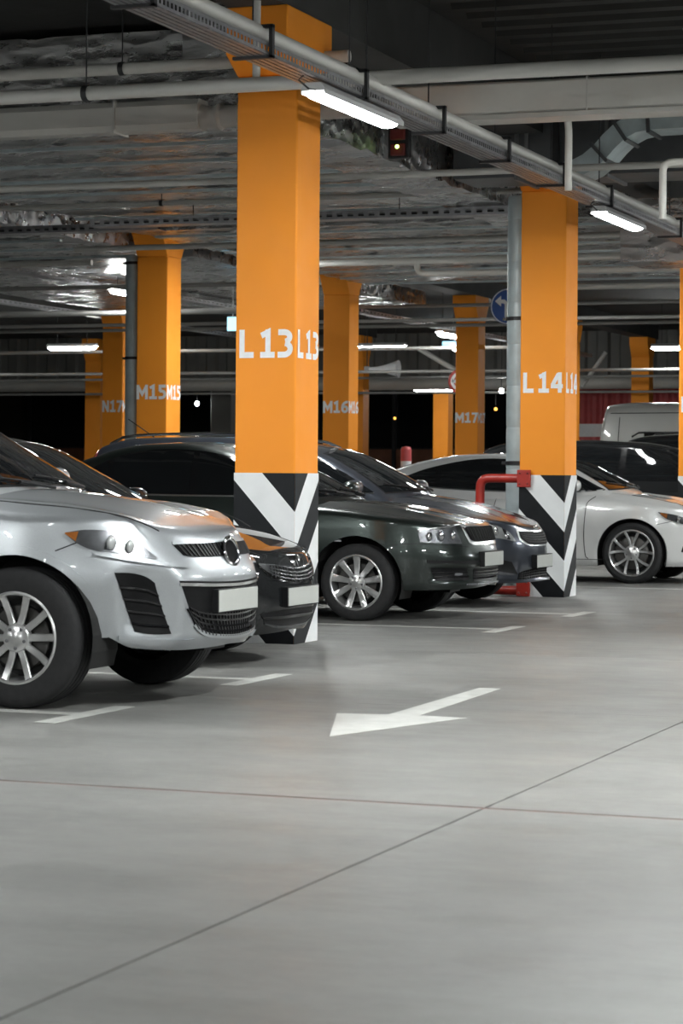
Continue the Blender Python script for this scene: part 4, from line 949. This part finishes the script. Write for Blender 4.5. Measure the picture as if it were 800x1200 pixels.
    # ---- common furniture
    def glazing(c, ws, side, rear=None, split=(), trim='black_gloss', chrome=None):
        """ws=((y,z) lower list, upper list); side=(lower list, upper list) in (s,z)"""
        c.patch('windscreen_surround', 'black_plastic', [(y*1.03, z-.012) for y, z in ws[0]], [(y*1.03, z+.012) for y, z in ws[1]], 'cf', 1, .002, 28, 14, depth=.008)
        c.patch('windscreen', 'glass_dark', ws[0], ws[1], 'cf', 1, .006, 28, 14, depth=.008)
        for sg in (-1, 1):
            c.patch('window_trim', trim, side[0], side[1], 'cs', sg, .003, 40, 9, depth=.008)
            lo, up = resample(side[0], 80, True), resample(side[1], 80, True); xs = [0.012] + list(split) + [.988]
            for i in range(len(xs)-1):
                a, b_ = int((xs[i]+(.012 if i else 0))*79), int((xs[i+1]-(.012 if i < len(xs)-2 else 0))*79)
                l_, u_ = lo[a:b_+1], up[a:b_+1]; mid = .04
                c.patch('side_window', 'glass_dark', l_*(1-mid)+u_*mid, u_*(1-mid)+l_*mid, 'cs', sg, .006, 24, 8, False, depth=.006)
            if chrome:
                c.line('window_chrome', 'chrome', [(a, b_-.004) for a, b_ in lo[::8]], .014, 'cs', sg, .007); 
        if rear: c.patch('rear_window', 'glass_dark', rear[0], rear[1], 'cr', 1, .006, 20, 10, depth=.008)
    def mirror(c, s, z, m, chrome=False):
        for sg in (-1, 1):
            y = float(abs(c.sh.cab_side(np.array([s]), np.array([z]), 1)[0, 1]))
            o = MB().ell((-s+.02, sg*(y+.15), z+.035), (.075, .105, .068), 18, 12, .85).out('side_mirror', m, c.root, True, 80)
            MB().tube([(-s, sg*(y-.03), z-.01), (-s, sg*(y+.06), z+.0)], .024, 10).out('mirror_stalk', 'black_plastic', o, True)
            if chrome: MB().ell((-s+.03, sg*(y+.155), z-.005), (.072, .10, .012), 18, 6).out('mirror_strip', 'chrome', o, True)
    def plate(c, z, m='plate', y0=0., hgt=.112, wid=.52, tilt=0.):
        p = c.sh.S(np.array([.0, .26]), np.array([z, z])); x = p[0, 0]
        fr = MB().box(x-.035, x+.016, -wid/2-.008+y0, wid/2+.008+y0, z-hgt/2-.007, z+hgt/2+.007).out('plate_holder', 'black_plastic', c.root, bevel=.004)
        MB().box(x+.014, x+.020, -wid/2+y0, wid/2+y0, z-hgt/2, z+hgt/2).out('number_plate', m, fr, bevel=.002)
    def wipers(c, z, yb=.7):
        for y0, y1 in ((-.55, .05), (.0, .6)):
            p = c.sh.cab_front(np.linspace(y0, y1, 8), z+.02+.05*np.linspace(1, 0, 8), .014)
            o = MB().tube([tuple(a) for a in p], .007, 6).out('wiper', 'black_plastic', c.root, True)
            q = c.sh.cab_front(np.linspace((y0+y1)/2, y1, 4), z+.0+.03*np.linspace(1, 0, 4), .02); MB().tube([tuple(a) for a in q], .010, 6).out('wiper_arm', 'black_plastic', o, True)
def make_car(key, name, label, paint, rz=0., pos=None):
    p = pos or CARS[key]['pos']; root = thing(name, label, 'car', (p[0], p[1], 0), None, rz)
    c = Car(key, root, paint); c.body(); c.cabin(); return c
def sym(pts):            # mirror a half curve given from the centre outwards to a full curve (-q .. q)
    l = [(-a, b) for a, b in pts[::-1]]; return l + [p for p in pts if p[0] > 1e-6]
# ---- silver SUV nearest the camera
c = make_car('suv', 'suv', 'silver SUV with a chrome oval badge, nearest car at the left', 'paint_silver')
c.wheels('ten'); c.arch_trim('paint_silver', .045, .012)
c.headlight([(1.143, .893), (1.023, .908), (.842, .894), (.77, .858), (.71, .812), (.65, .768)], [(1.143, .887), (1.071, .835), (.986, .803), (.902, .794), (.794, .776), (.655, .757)],
            house='lamp_house', bulbs=((.90, .842, .040, 'lamp_clear'), (.80, .822, .036, 'lamp_clear')), amber=(.0, .15))
c.both('bumper_ledge', 'paint_silver', [(.99, .796), (.782, .766), (.6, .744), (.47, .722)], [(.99, .782), (.782, .748), (.6, .724), (.47, .712)], off=.016, k=3, depth=.02)
f = c.both('fog_intake', 'grille_black', [(.888, .693), (.80, .690), (.72, .672), (.662, .639)], [(.768, .392), (.70, .380), (.63, .376), (.565, .378)], off=.004, n=16, k=12)
for o_, sg in zip(f, (-1, 1)): c.bars('louvre', 'black_gloss', [(.888, .693), (.80, .690), (.72, .672), (.662, .639)], [(.768, .392), (.70, .380), (.63, .376), (.565, .378)], (.25, .45, .65, .85), .012, off=.012, parent=o_, side=sg)
A = sym([(0, .838), (.2, .834), (.4, .834), (.53, .832)]); B = sym([(0, .766), (.2, .764), (.37, .766), (.47, .775)])
g = c.patch('upper_grille', 'grille_black', A, B, 'S', 1, .003, 40, 6); c.cross('grille_mesh', 'black_plastic', A, B, np.linspace(.04, .96, 26), .012, parent=g)
c.line('hood_edge_trim', 'paint_silver', [(a, b+.006) for a, b in A], .014, 'S', 1, .008)
p0 = c.sh.S(np.array([0.]), np.array([.785]), .012)[0]
bd = MB(); N_ = 28
for r_, a_ in ((.012, 1.0),):
    V = []
    for i in range(N_):
        t_ = 2*math.pi*i/N_
        for j in range(8):
            u_ = 2*math.pi*j/8; rr = 1+.17*math.cos(u_)
            V.append((p0[0]+.006*math.sin(u_)+.01-.45*.072*rr*math.sin(t_)*.5, .088*rr*math.cos(t_), p0[2]+.072*rr*math.sin(t_)))
    bd.add(V, [[i*8+j, i*8+(j+1) % 8, ((i+1) % N_)*8+(j+1) % 8, ((i+1) % N_)*8+j] for i in range(N_) for j in range(8)])
o_ = bd.out('badge_ring', 'chrome', c.root, True, 80)
V = [(p0[0]+.012-.0162*math.sin(2*math.pi*i/N_), .080*math.cos(2*math.pi*i/N_), p0[2]+.066*math.sin(2*math.pi*i/N_)) for i in range(N_)]
mk('badge_disc', V + [(p0[0]-.02, v[1], v[2]) for v in V], [list(range(N_))] + [[i, (i+1) % N_, N_+(i+1) % N_, N_+i] for i in range(N_)], 'black_gloss', o_)
A = sym([(0, .632), (.25, .637), (.45, .645), (.53, .648)]); B = sym([(0, .342), (.25, .355), (.36, .378), (.42, .42)])
g = c.patch('lower_grille', 'grille_black', A, B, 'S', 1, .003, 44, 14); c.line('grille_chrome', 'chrome', [(a, b-.018) for a, b in A], .016, 'S', 1, .010, g, 40)
c.line('grille_frame', 'paint_silver', B, .022, 'S', 1, .010, None, 44); 
c.bars('grille_slats', 'black_gloss', A, B, (.60, .70, .80, .90), .010, parent=g, n=40); c.cross('grille_mesh', 'black_plastic', [(a, b*.45+d_[1]*.55) for (a, b), d_ in zip(resample(A, 30, True), resample(B, 30, True))], resample(B, 30, True), np.linspace(.06, .94, 26), .010, parent=g)
c.plate(.535)
c.both('bumper_corner_lip', 'paint_silver', [(.86, .375), (.70, .355), (.5, .345), (.42, .35)], [(.86, .345), (.70, .320), (.5, .31), (.42, .315)], off=.018, k=4, depth=.03)
c.line('bumper_seam', 'seam', [(1.19, .80), (1.10, .835), (1.06, .85)], .006, both=True); c.line('hood_seam', 'seam', [(.20, .60), (.45, .66), (.8, .73), (1.15, .77)], .007, 'H', both=True)
c.line('door_seam', 'seam', [(1.95, .98), (1.97, .7), (1.93, .36)], .008, both=True); c.line('door_seam', 'seam', [(3.0, 1.0), (3.02, .7), (2.98, .36)], .008, both=True)
c.glazing(([(-.70, 1.10), (-.4, 1.125), (0, 1.13), (.4, 1.125), (.70, 1.10)], [(-.56, 1.51), (-.3, 1.545), (0, 1.555), (.3, 1.545), (.56, 1.51)]),
          ([(1.48, 1.13), (2.2, 1.13), (3.2, 1.15), (4.0, 1.2)], [(1.52, 1.16), (1.85, 1.37), (2.2, 1.52), (2.9, 1.56), (3.6, 1.52), (4.0, 1.36)]), ([(-.6, 1.2), (0, 1.2), (.6, 1.2)], [(-.5, 1.45), (0, 1.48), (.5, 1.45)]), (.42, .72))
c.mirror(1.62, 1.12, 'paint_silver'); c.wipers(1.10)
# ---- black hatchback between the SUV and column L13
c = make_car('hatch', 'hatchback', 'black hatchback between the silver SUV and column L13', 'paint_black')
c.wheels('seven')
c.headlight([(1.08, .72), (.86, .725), (.64, .70), (.50, .66)], [(1.05, .68), (.86, .635), (.64, .60), (.50, .60)], 'lamp_dark', ((.80, .665, .04, 'reflector'), (.64, .65, .033, 'reflector')))
A = sym([(0, .600), (.12, .604), (.2, .612), (.33, .626), (.47, .634)]); B = sym([(0, .508), (.15, .514), (.33, .543), (.42, .59), (.465, .622)])
g = c.patch('grille', 'grille_black', A, B, 'S', 1, .003, 40, 7); c.bars('grille_slats', 'lamp_dark', A, B, (.28, .52, .76), .009, parent=g, n=40); c.cross('grille_mesh', 'black_plastic', A, B, np.linspace(.08, .92, 22), .009, parent=g)
c.line('grille_chrome', 'chrome', B, .014, 'S', 1, .008, g, 40); c.line('grille_edge', 'lamp_dark', A, .010, 'S', 1, .008, g, 40)
p0 = c.sh.S(np.array([0.]), np.array([.640]), .008)[0]
o_ = MB().lathe([(.034, -.006), (.042, .004), (.050, -.006)], 'x', 28, (p0[0]+.006, 0, p0[2])).out('badge_ring', 'chrome', c.root, True, 60)
for sg in (-1, 1): MB().tube([(p0[0]+.010, 0, p0[2]-.022), (p0[0]+.010, sg*.022, p0[2]+.004), (p0[0]+.004, sg*.040, p0[2]+.014)], .006, 8).out('badge_wing', 'chrome', o_, True)
c.plate(.425)
A = sym([(0, .345), (.3, .340), (.47, .330)]); B = sym([(0, .232), (.25, .235), (.41, .262)])
g = c.patch('lower_intake', 'black_plastic', A, B, 'S', 1, .003, 36, 6); c.bars('intake_slat', 'black_gloss', A, B, (.42,), .02, parent=g, n=36); c.line('intake_rim', 'lamp_dark', B, .012, 'S', 1, .008, g, 36)
c.both('fog_lamp', 'lamp_dark', [(.80, .36), (.66, .36)], [(.78, .29), (.66, .28)], n=8, k=6)
c.line('hood_seam', 'seam', [(.16, .48), (.45, .60), (.8, .67), (1.1, .70)], .006, 'H', both=True); c.line('door_seam', 'seam', [(1.95, .9), (1.97, .6), (1.93, .3)], .008, both=True)
c.glazing(([(-.64, .955), (0, .97), (.64, .955)], [(-.52, 1.33), (0, 1.385), (.52, 1.33)]),
          ([(1.5, .98), (2.2, .98), (3.2, 1.0), (3.75, 1.05)], [(1.55, 1.01), (1.85, 1.2), (2.25, 1.36), (2.9, 1.39), (3.4, 1.34), (3.75, 1.16)]), ([(-.5, 1.08), (0, 1.08), (.5, 1.08)], [(-.45, 1.3), (0, 1.33), (.45, 1.3)]), (.42, .74))
c.mirror(1.62, .99, 'paint_black'); c.wipers(.955)
# ---- dark green sedan
c = make_car('green', 'sedan', 'dark green sedan with bright nine-spoke wheels right of column L13', 'paint_green')
c.wheels('nine'); c.arch_trim('paint_green', .028, .009)
c.headlight([(.90, .738), (.72, .757), (.525, .768)], [(.885, .650), (.68, .638), (.478, .632)], 'lamp_house', ((.80, .695, .040, 'reflector'), (.69, .70, .046, 'reflector'), (.57, .70, .040, 'reflector')))
c.line('headlight_brow', 'trim_bright', [(.905, .745), (.72, .765), (.525, .777)], .010, 'S', off=.008, both=True)
A = sym([(0, .795), (.2, .796), (.38, .795), (.455, .785)]); B = sym([(0, .622), (.2, .622), (.33, .625), (.385, .64)])
g = c.patch('grille_surround', 'trim_bright', A, B, 'S', 1, .006, 36, 8)
A2 = sym([(0, .772), (.2, .773), (.36, .772), (.415, .765)]); B2 = sym([(0, .650), (.2, .650), (.30, .652), (.35, .665)])
g2 = c.patch('grille', 'grille_black', A2, B2, 'S', 1, .012, 36, 8, parent=g); c.cross('grille_ribs', 'grille_black', A2, B2, np.linspace(.05, .95, 22), .010, off=.018, parent=g)
c.line('bumper_seam', 'seam', [(1.13, .622), (1.0, .632), (.88, .636), (.7, .625), (.47, .612), (.4, .606)], .006, both=True)
A = [(.83, .505), (.6, .500), (.29, .493)]; B = [(.825, .478), (.6, .474), (.29, .470)]
c.both('rubbing_strip', 'black_plastic', A, B, off=.012, n=20, k=4, depth=.03)
A = [(.80, .440), (.62, .437), (.435, .433)]; B = [(.745, .332), (.58, .334), (.405, .337)]
f = c.both('side_intake', 'black_plastic', A, B, off=.003, n=14, k=7)
for o_, sg in zip(f, (-1, 1)): c.bars('intake_slat', 'black_gloss', A, B, (.35, .68), .012, parent=o_, side=sg); c.patch('fog_lamp', 'lamp_house', [(.56, .395), (.48, .395)], [(.56, .375), (.48, .375)], 'S', sg, .012, 6, 4, parent=o_)
A = sym([(0, .425), (.2, .427), (.35, .43)]); B = sym([(0, .324), (.2, .325), (.35, .326)])
g = c.patch('centre_intake', 'black_plastic', A, B, 'S', 1, .003, 30, 7); c.bars('intake_slat', 'black_gloss', A, B, (.25, .5, .75), .010, parent=g, n=30)
c.patch('lower_lip_strip', 'lamp_house', sym([(0, .312), (.3, .308), (.44, .306)]), sym([(0, .298), (.3, .292), (.44, .292)]), 'S', 1, .012, 30, 3)
c.plate(.503)
c.line('hood_seam', 'seam', [(.10, .44), (.4, .60), (.8, .68), (1.15, .72)], .006, 'H', both=True); c.line('door_seam', 'seam', [(2.02, .92), (2.05, .6), (2.0, .28)], .008, both=True); c.line('door_seam', 'seam', [(3.1, .95), (3.12, .6), (3.05, .28)], .008, both=True)
c.both('side_marker', 'lamp_house', [(1.60, .66), (1.545, .66)], [(1.60, .645), (1.545, .645)], n=5, k=3, off=.008)
c.glazing(([(-.66, 1.0), (0, 1.015), (.66, 1.0)], [(-.54, 1.335), (0, 1.395), (.54, 1.335)]),
          ([(1.5, 1.015), (2.2, 1.01), (3.1, 1.02), (3.55, 1.05)], [(1.55, 1.04), (1.8, 1.19), (2.15, 1.345), (2.6, 1.395), (3.0, 1.365), (3.3, 1.26), (3.55, 1.09)]), ([(-.55, 1.06), (0, 1.06), (.55, 1.06)], [(-.48, 1.30), (0, 1.34), (.48, 1.30)]), (.44, .80), 'black_gloss', True)
c.mirror(1.62, 1.03, 'paint_green'); c.wipers(1.0)
# ---- blue-grey estate
c = make_car('wagon', 'estate_car', 'blue-grey estate car between the dark green sedan and column L14', 'paint_blue')
c.wheels('seven')
c.headlight([(1.08, .80), (.89, .770), (.722, .748), (.60, .70), (.541, .668), (.485, .60)], [(1.05, .74), (.89, .675), (.794, .636), (.66, .622), (.58, .608), (.485, .592)], 'lamp_clear', ((.82, .70, .045, 'reflector'), (.70, .685, .042, 'reflector'), (.59, .645, .030, 'reflector')))
c.both('lamp_guide', 'reflector', [(.640, .722), (.60, .705)], [(.60, .618), (.545, .612)], off=.010, n=5, k=8)
A = sym([(0, .690), (.2, .694), (.36, .702), (.455, .703)]); B = sym([(0, .545), (.2, .548), (.34, .560), (.44, .61)])
g = c.patch('grille_surround', 'trim_bright', A, B, 'S', 1, .004, 36, 8)
A2 = sym([(0, .676), (.2, .678), (.34, .684), (.42, .684)]); B2 = sym([(0, .562), (.2, .564), (.32, .576), (.405, .62)])
c.patch('grille', 'grille_black', A2, B2, 'S', 1, .010, 36, 8, parent=g); c.bars('grille_slats', 'black_plastic', A2, B2, (.2, .4, .6, .8), .007, off=.016, parent=g, n=36); c.cross('grille_mesh', 'black_plastic', A2, B2, np.linspace(.05, .95, 26), .007, off=.015, parent=g)
p0 = c.sh.S(np.array([0.]), np.array([.708]), .004)[0]
MB().ell((p0[0]-.005, 0, p0[2]+.004), (.012, .062, .030), 24, 10).out('badge', 'chrome', c.root, True, 80)
A = [(.735, .435), (.63, .425), (.525, .408)]; B = [(.72, .335), (.60, .312), (.465, .295)]
c.both('fog_recess', 'black_plastic', A, B, off=.003, n=14, k=6)
c.both('fog_trim', 'lamp_house', [(.80, .395), (.74, .345), (.65, .322), (.52, .300)], [(.80, .345), (.74, .305), (.65, .295), (.52, .288)], off=.012, n=16, k=4)
A = sym([(0, .350), (.2, .345), (.38, .325), (.45, .305)]); B = sym([(0, .256), (.2, .254), (.38, .248), (.47, .250)])
g = c.patch('lower_grille', 'grille_black', A, B, 'S', 1, .003, 36, 6); c.bars('grille_slats', 'black_plastic', A, B, (.25, .5, .75), .008, parent=g, n=36); c.cross('grille_mesh', 'black_plastic', A, B, np.linspace(.05, .95, 24), .008, parent=g)
c.patch('bumper_splitter', 'paint_blue', sym([(0, .252), (.3, .245), (.6, .240), (.85, .245)]), sym([(0, .232), (.3, .222), (.6, .216), (.85, .225)]), 'S', 1, .024, 44, 4, depth=.04)
c.plate(.408)
c.line('hood_seam', 'seam', [(.12, .42), (.4, .58), (.8, .68), (1.1, .72)], .006, 'H', both=True); c.line('door_seam', 'seam', [(1.95, .95), (1.97, .6), (1.93, .3)], .008, both=True); c.line('door_seam', 'seam', [(3.0, .97), (3.02, .6), (2.98, .3)], .008, both=True)
c.glazing(([(-.66, 1.03), (0, 1.05), (.66, 1.03)], [(-.54, 1.375), (0, 1.435), (.54, 1.375)]),
          ([(1.40, 1.03), (2.2, 1.03), (3.2, 1.06), (4.0, 1.14)], [(1.45, 1.06), (1.75, 1.23), (2.15, 1.40), (2.7, 1.455), (3.4, 1.465), (3.9, 1.40), (4.0, 1.30)]), ([(-.6, 1.15), (0, 1.15), (.6, 1.15)], [(-.5, 1.4), (0, 1.43), (.5, 1.4)]), (.10, .42, .74), 'black_gloss', True)
c.mirror(1.55, 1.04, 'paint_blue', True); c.wipers(1.03)
for sg in (-1, 1):
    P = [c.sh.bis(lambda z: c.sh.cab_f(np.array([s_]), np.array([.50]), z), np.array([1.0]), np.array([2.0]))[0] for s_ in np.linspace(2.2, 4.2, 16)]
    MB().tube([(-s_, sg*.50, z_+(.03 if 0 < i < 15 else .0)) for i, (s_, z_) in enumerate(zip(np.linspace(2.2, 4.2, 16), P))], .014, 8).out('roof_rail', 'chrome', c.root, True)
    c.patch('tail_lamp', 'red_lens', [(4.28, 1.43), (4.42, 1.36)], [(4.34, 1.10), (4.50, 1.05)], 'cs', sg, .006, 6, 10)
MB().tube([(-3.95, 0, 1.53), (-4.25, 0, 1.72)], .005, 6).out('antenna', 'black_plastic', c.root)
# ---- white sedan beyond L14
c = make_car('white', 'sedan', 'white sedan with slim double-spoke wheels right of column L14', 'paint_pearl')
c.wheels('vee')
c.headlight([(1.185, .80), (1.08, .785), (.97, .765), (.80, .715), (.60, .66)], [(1.18, .795), (1.12, .745), (1.04, .705), (.85, .655), (.60, .615)], 'lamp_dark', ((.95, .71, .042, 'reflector'), (.78, .68, .042, 'reflector')), (.06, .20))
A = sym([(0, .67), (.25, .665), (.50, .64)]); B = sym([(0, .42), (.25, .42), (.44, .46)]); g = c.patch('grille', 'grille_black', A, B, 'S', 1, .003, 36, 8); c.bars('grille_slats', 'black_gloss', A, B, (.2, .4, .6, .8), .010, parent=g, n=36); c.line('grille_chrome', 'chrome', B, .02, 'S', 1, .010, g, 36)
c.plate(.47); A = sym([(0, .33), (.4, .33), (.55, .35)]); B = sym([(0, .24), (.4, .24), (.5, .26)]); c.patch('lower_intake', 'black_plastic', A, B, 'S', 1, .003, 30, 5)
c.both('fog_recess', 'black_plastic', [(.90, .42), (.72, .40)], [(.92, .36), (.74, .30)], n=8, k=5)
c.line('bumper_seam', 'seam', [(1.20, .66), (1.08, .685), (1.03, .70)], .006, both=True); c.line('door_seam', 'seam', [(1.90, .965), (1.985, .90), (2.005, .80), (2.02, .5), (2.0, .30), (1.97, .27)], .008, both=True); c.line('door_seam', 'seam', [(3.05, .97), (3.1, .6), (3.0, .28)], .008, both=True)
c.line('sill_line', 'seam', [(1.72, .262), (2.4, .262), (3.2, .262)], .006, both=True); c.line('hood_seam', 'seam', [(.30, .58), (.6, .66), (1.0, .70)], .006, 'H', both=True)
c.glazing(([(-.68, 1.045), (0, 1.065), (.68, 1.045)], [(-.55, 1.325), (0, 1.385), (.55, 1.325)]),
          ([(1.30, 1.045), (1.7, 1.02), (2.4, 1.015), (3.3, 1.05), (3.75, 1.11)], [(1.34, 1.062), (1.62, 1.20), (1.95, 1.325), (2.45, 1.38), (2.9, 1.37), (3.4, 1.27), (3.75, 1.14)]), ([(-.6, 1.12), (0, 1.12), (.6, 1.12)], [(-.5, 1.33), (0, 1.37), (.5, 1.33)]), (.16, .46, .80), 'black_gloss', True)
c.mirror(1.62, 1.05, 'paint_pearl'); c.wipers(1.045)
# ---- vehicles beyond L15
c = make_car('mpv', 'people_carrier', 'black people carrier behind the white sedan', 'paint_black'); c.wheels('seven')
c.headlight([(1.1, .85), (.8, .82), (.55, .76)], [(1.05, .79), (.8, .70), (.55, .68)], 'lamp_dark', ((.85, .76, .05, 'reflector'),)); A = sym([(0, .72), (.45, .72)]); B = sym([(0, .55), (.4, .56)]); c.patch('grille', 'black_plastic', A, B, 'S', 1, .004, 24, 5); c.plate(.45)
c.glazing(([(-.7, 1.10), (0, 1.12), (.7, 1.10)], [(-.58, 1.55), (0, 1.58), (.58, 1.55)]), ([(1.25, 1.13), (2.2, 1.13), (3.3, 1.14), (4.4, 1.18)], [(1.3, 1.17), (1.6, 1.36), (2.0, 1.54), (2.8, 1.59), (3.8, 1.585), (4.4, 1.42)]), ([(-.6, 1.2), (0, 1.2), (.6, 1.2)], [(-.55, 1.5), (0, 1.53), (.55, 1.5)]), (.12, .40, .70))
c.mirror(1.5, 1.13, 'paint_black'); c.line('belt_moulding', 'lamp_house', [(1.4, 1.02), (2.5, 1.03), (4.0, 1.05)], .02, both=True); c.line('door_seam', 'seam', [(2.1, 1.0), (2.1, .35)], .008, both=True)
c = make_car('offroader', 'off_road_car', 'black tall off-road car between the people carrier and the van', 'paint_black'); c.wheels('seven')
c.headlight([(.9, .95), (.6, .93)], [(.9, .80), (.6, .79)], 'lamp_dark', ((.75, .87, .06, 'reflector'),)); c.patch('grille', 'black_plastic', sym([(0, .93), (.5, .92)]), sym([(0, .75), (.48, .76)]), 'S', 1, .004, 24, 5); c.plate(.55)
c.glazing(([(-.7, 1.2), (0, 1.21), (.7, 1.2)], [(-.6, 1.66), (0, 1.69), (.6, 1.66)]), ([(1.4, 1.2), (2.2, 1.2), (3.2, 1.2), (3.9, 1.25)], [(1.43, 1.25), (1.65, 1.48), (1.95, 1.66), (2.6, 1.70), (3.4, 1.69), (3.9, 1.5)]), ([(-.6, 1.3), (0, 1.3), (.6, 1.3)], [(-.55, 1.62), (0, 1.64), (.55, 1.62)]), (.14, .45, .75))
c.mirror(1.5, 1.22, 'paint_black')
for sg in (-1, 1): MB().tube([(-2.0, sg*.58, 1.79), (-2.1, sg*.58, 1.84), (-3.6, sg*.58, 1.83), (-3.7, sg*.58, 1.77)], .014, 8).out('roof_rail', 'chrome', c.root, True)
c = make_car('van', 'van', 'light grey high-roofed van at the right behind the black cars', 'paint_van'); c.root['category'] = 'van'; c.wheels('seven')
c.headlight([(.95, 1.05), (.6, 1.02)], [(.95, .88), (.6, .85)], 'lamp_dark', ((.78, .95, .06, 'reflector'),)); c.patch('grille', 'black_plastic', sym([(0, 1.0), (.5, .98)]), sym([(0, .8), (.48, .8)]), 'S', 1, .004, 24, 5); c.plate(.55)
c.glazing(([(-.75, 1.32), (0, 1.33), (.75, 1.32)], [(-.7, 1.95), (0, 1.99), (.7, 1.95)]), ([(1.15, 1.36), (2.2, 1.36), (3.3, 1.36), (4.45, 1.36)], [(1.2, 1.45), (1.6, 1.84), (2.2, 1.9), (3.3, 1.9), (4.45, 1.88)]), None, (.30, .62))
c.line('roof_gutter', 'seam', [(1.9, 2.17), (3.0, 2.19), (5.0, 2.18)], .014, 'cs', both=True); c.line('door_seam', 'seam', [(4.85, 2.12), (4.87, 1.5)], .012, 'cs', both=True)
c.mirror(1.4, 1.4, 'black_plastic')
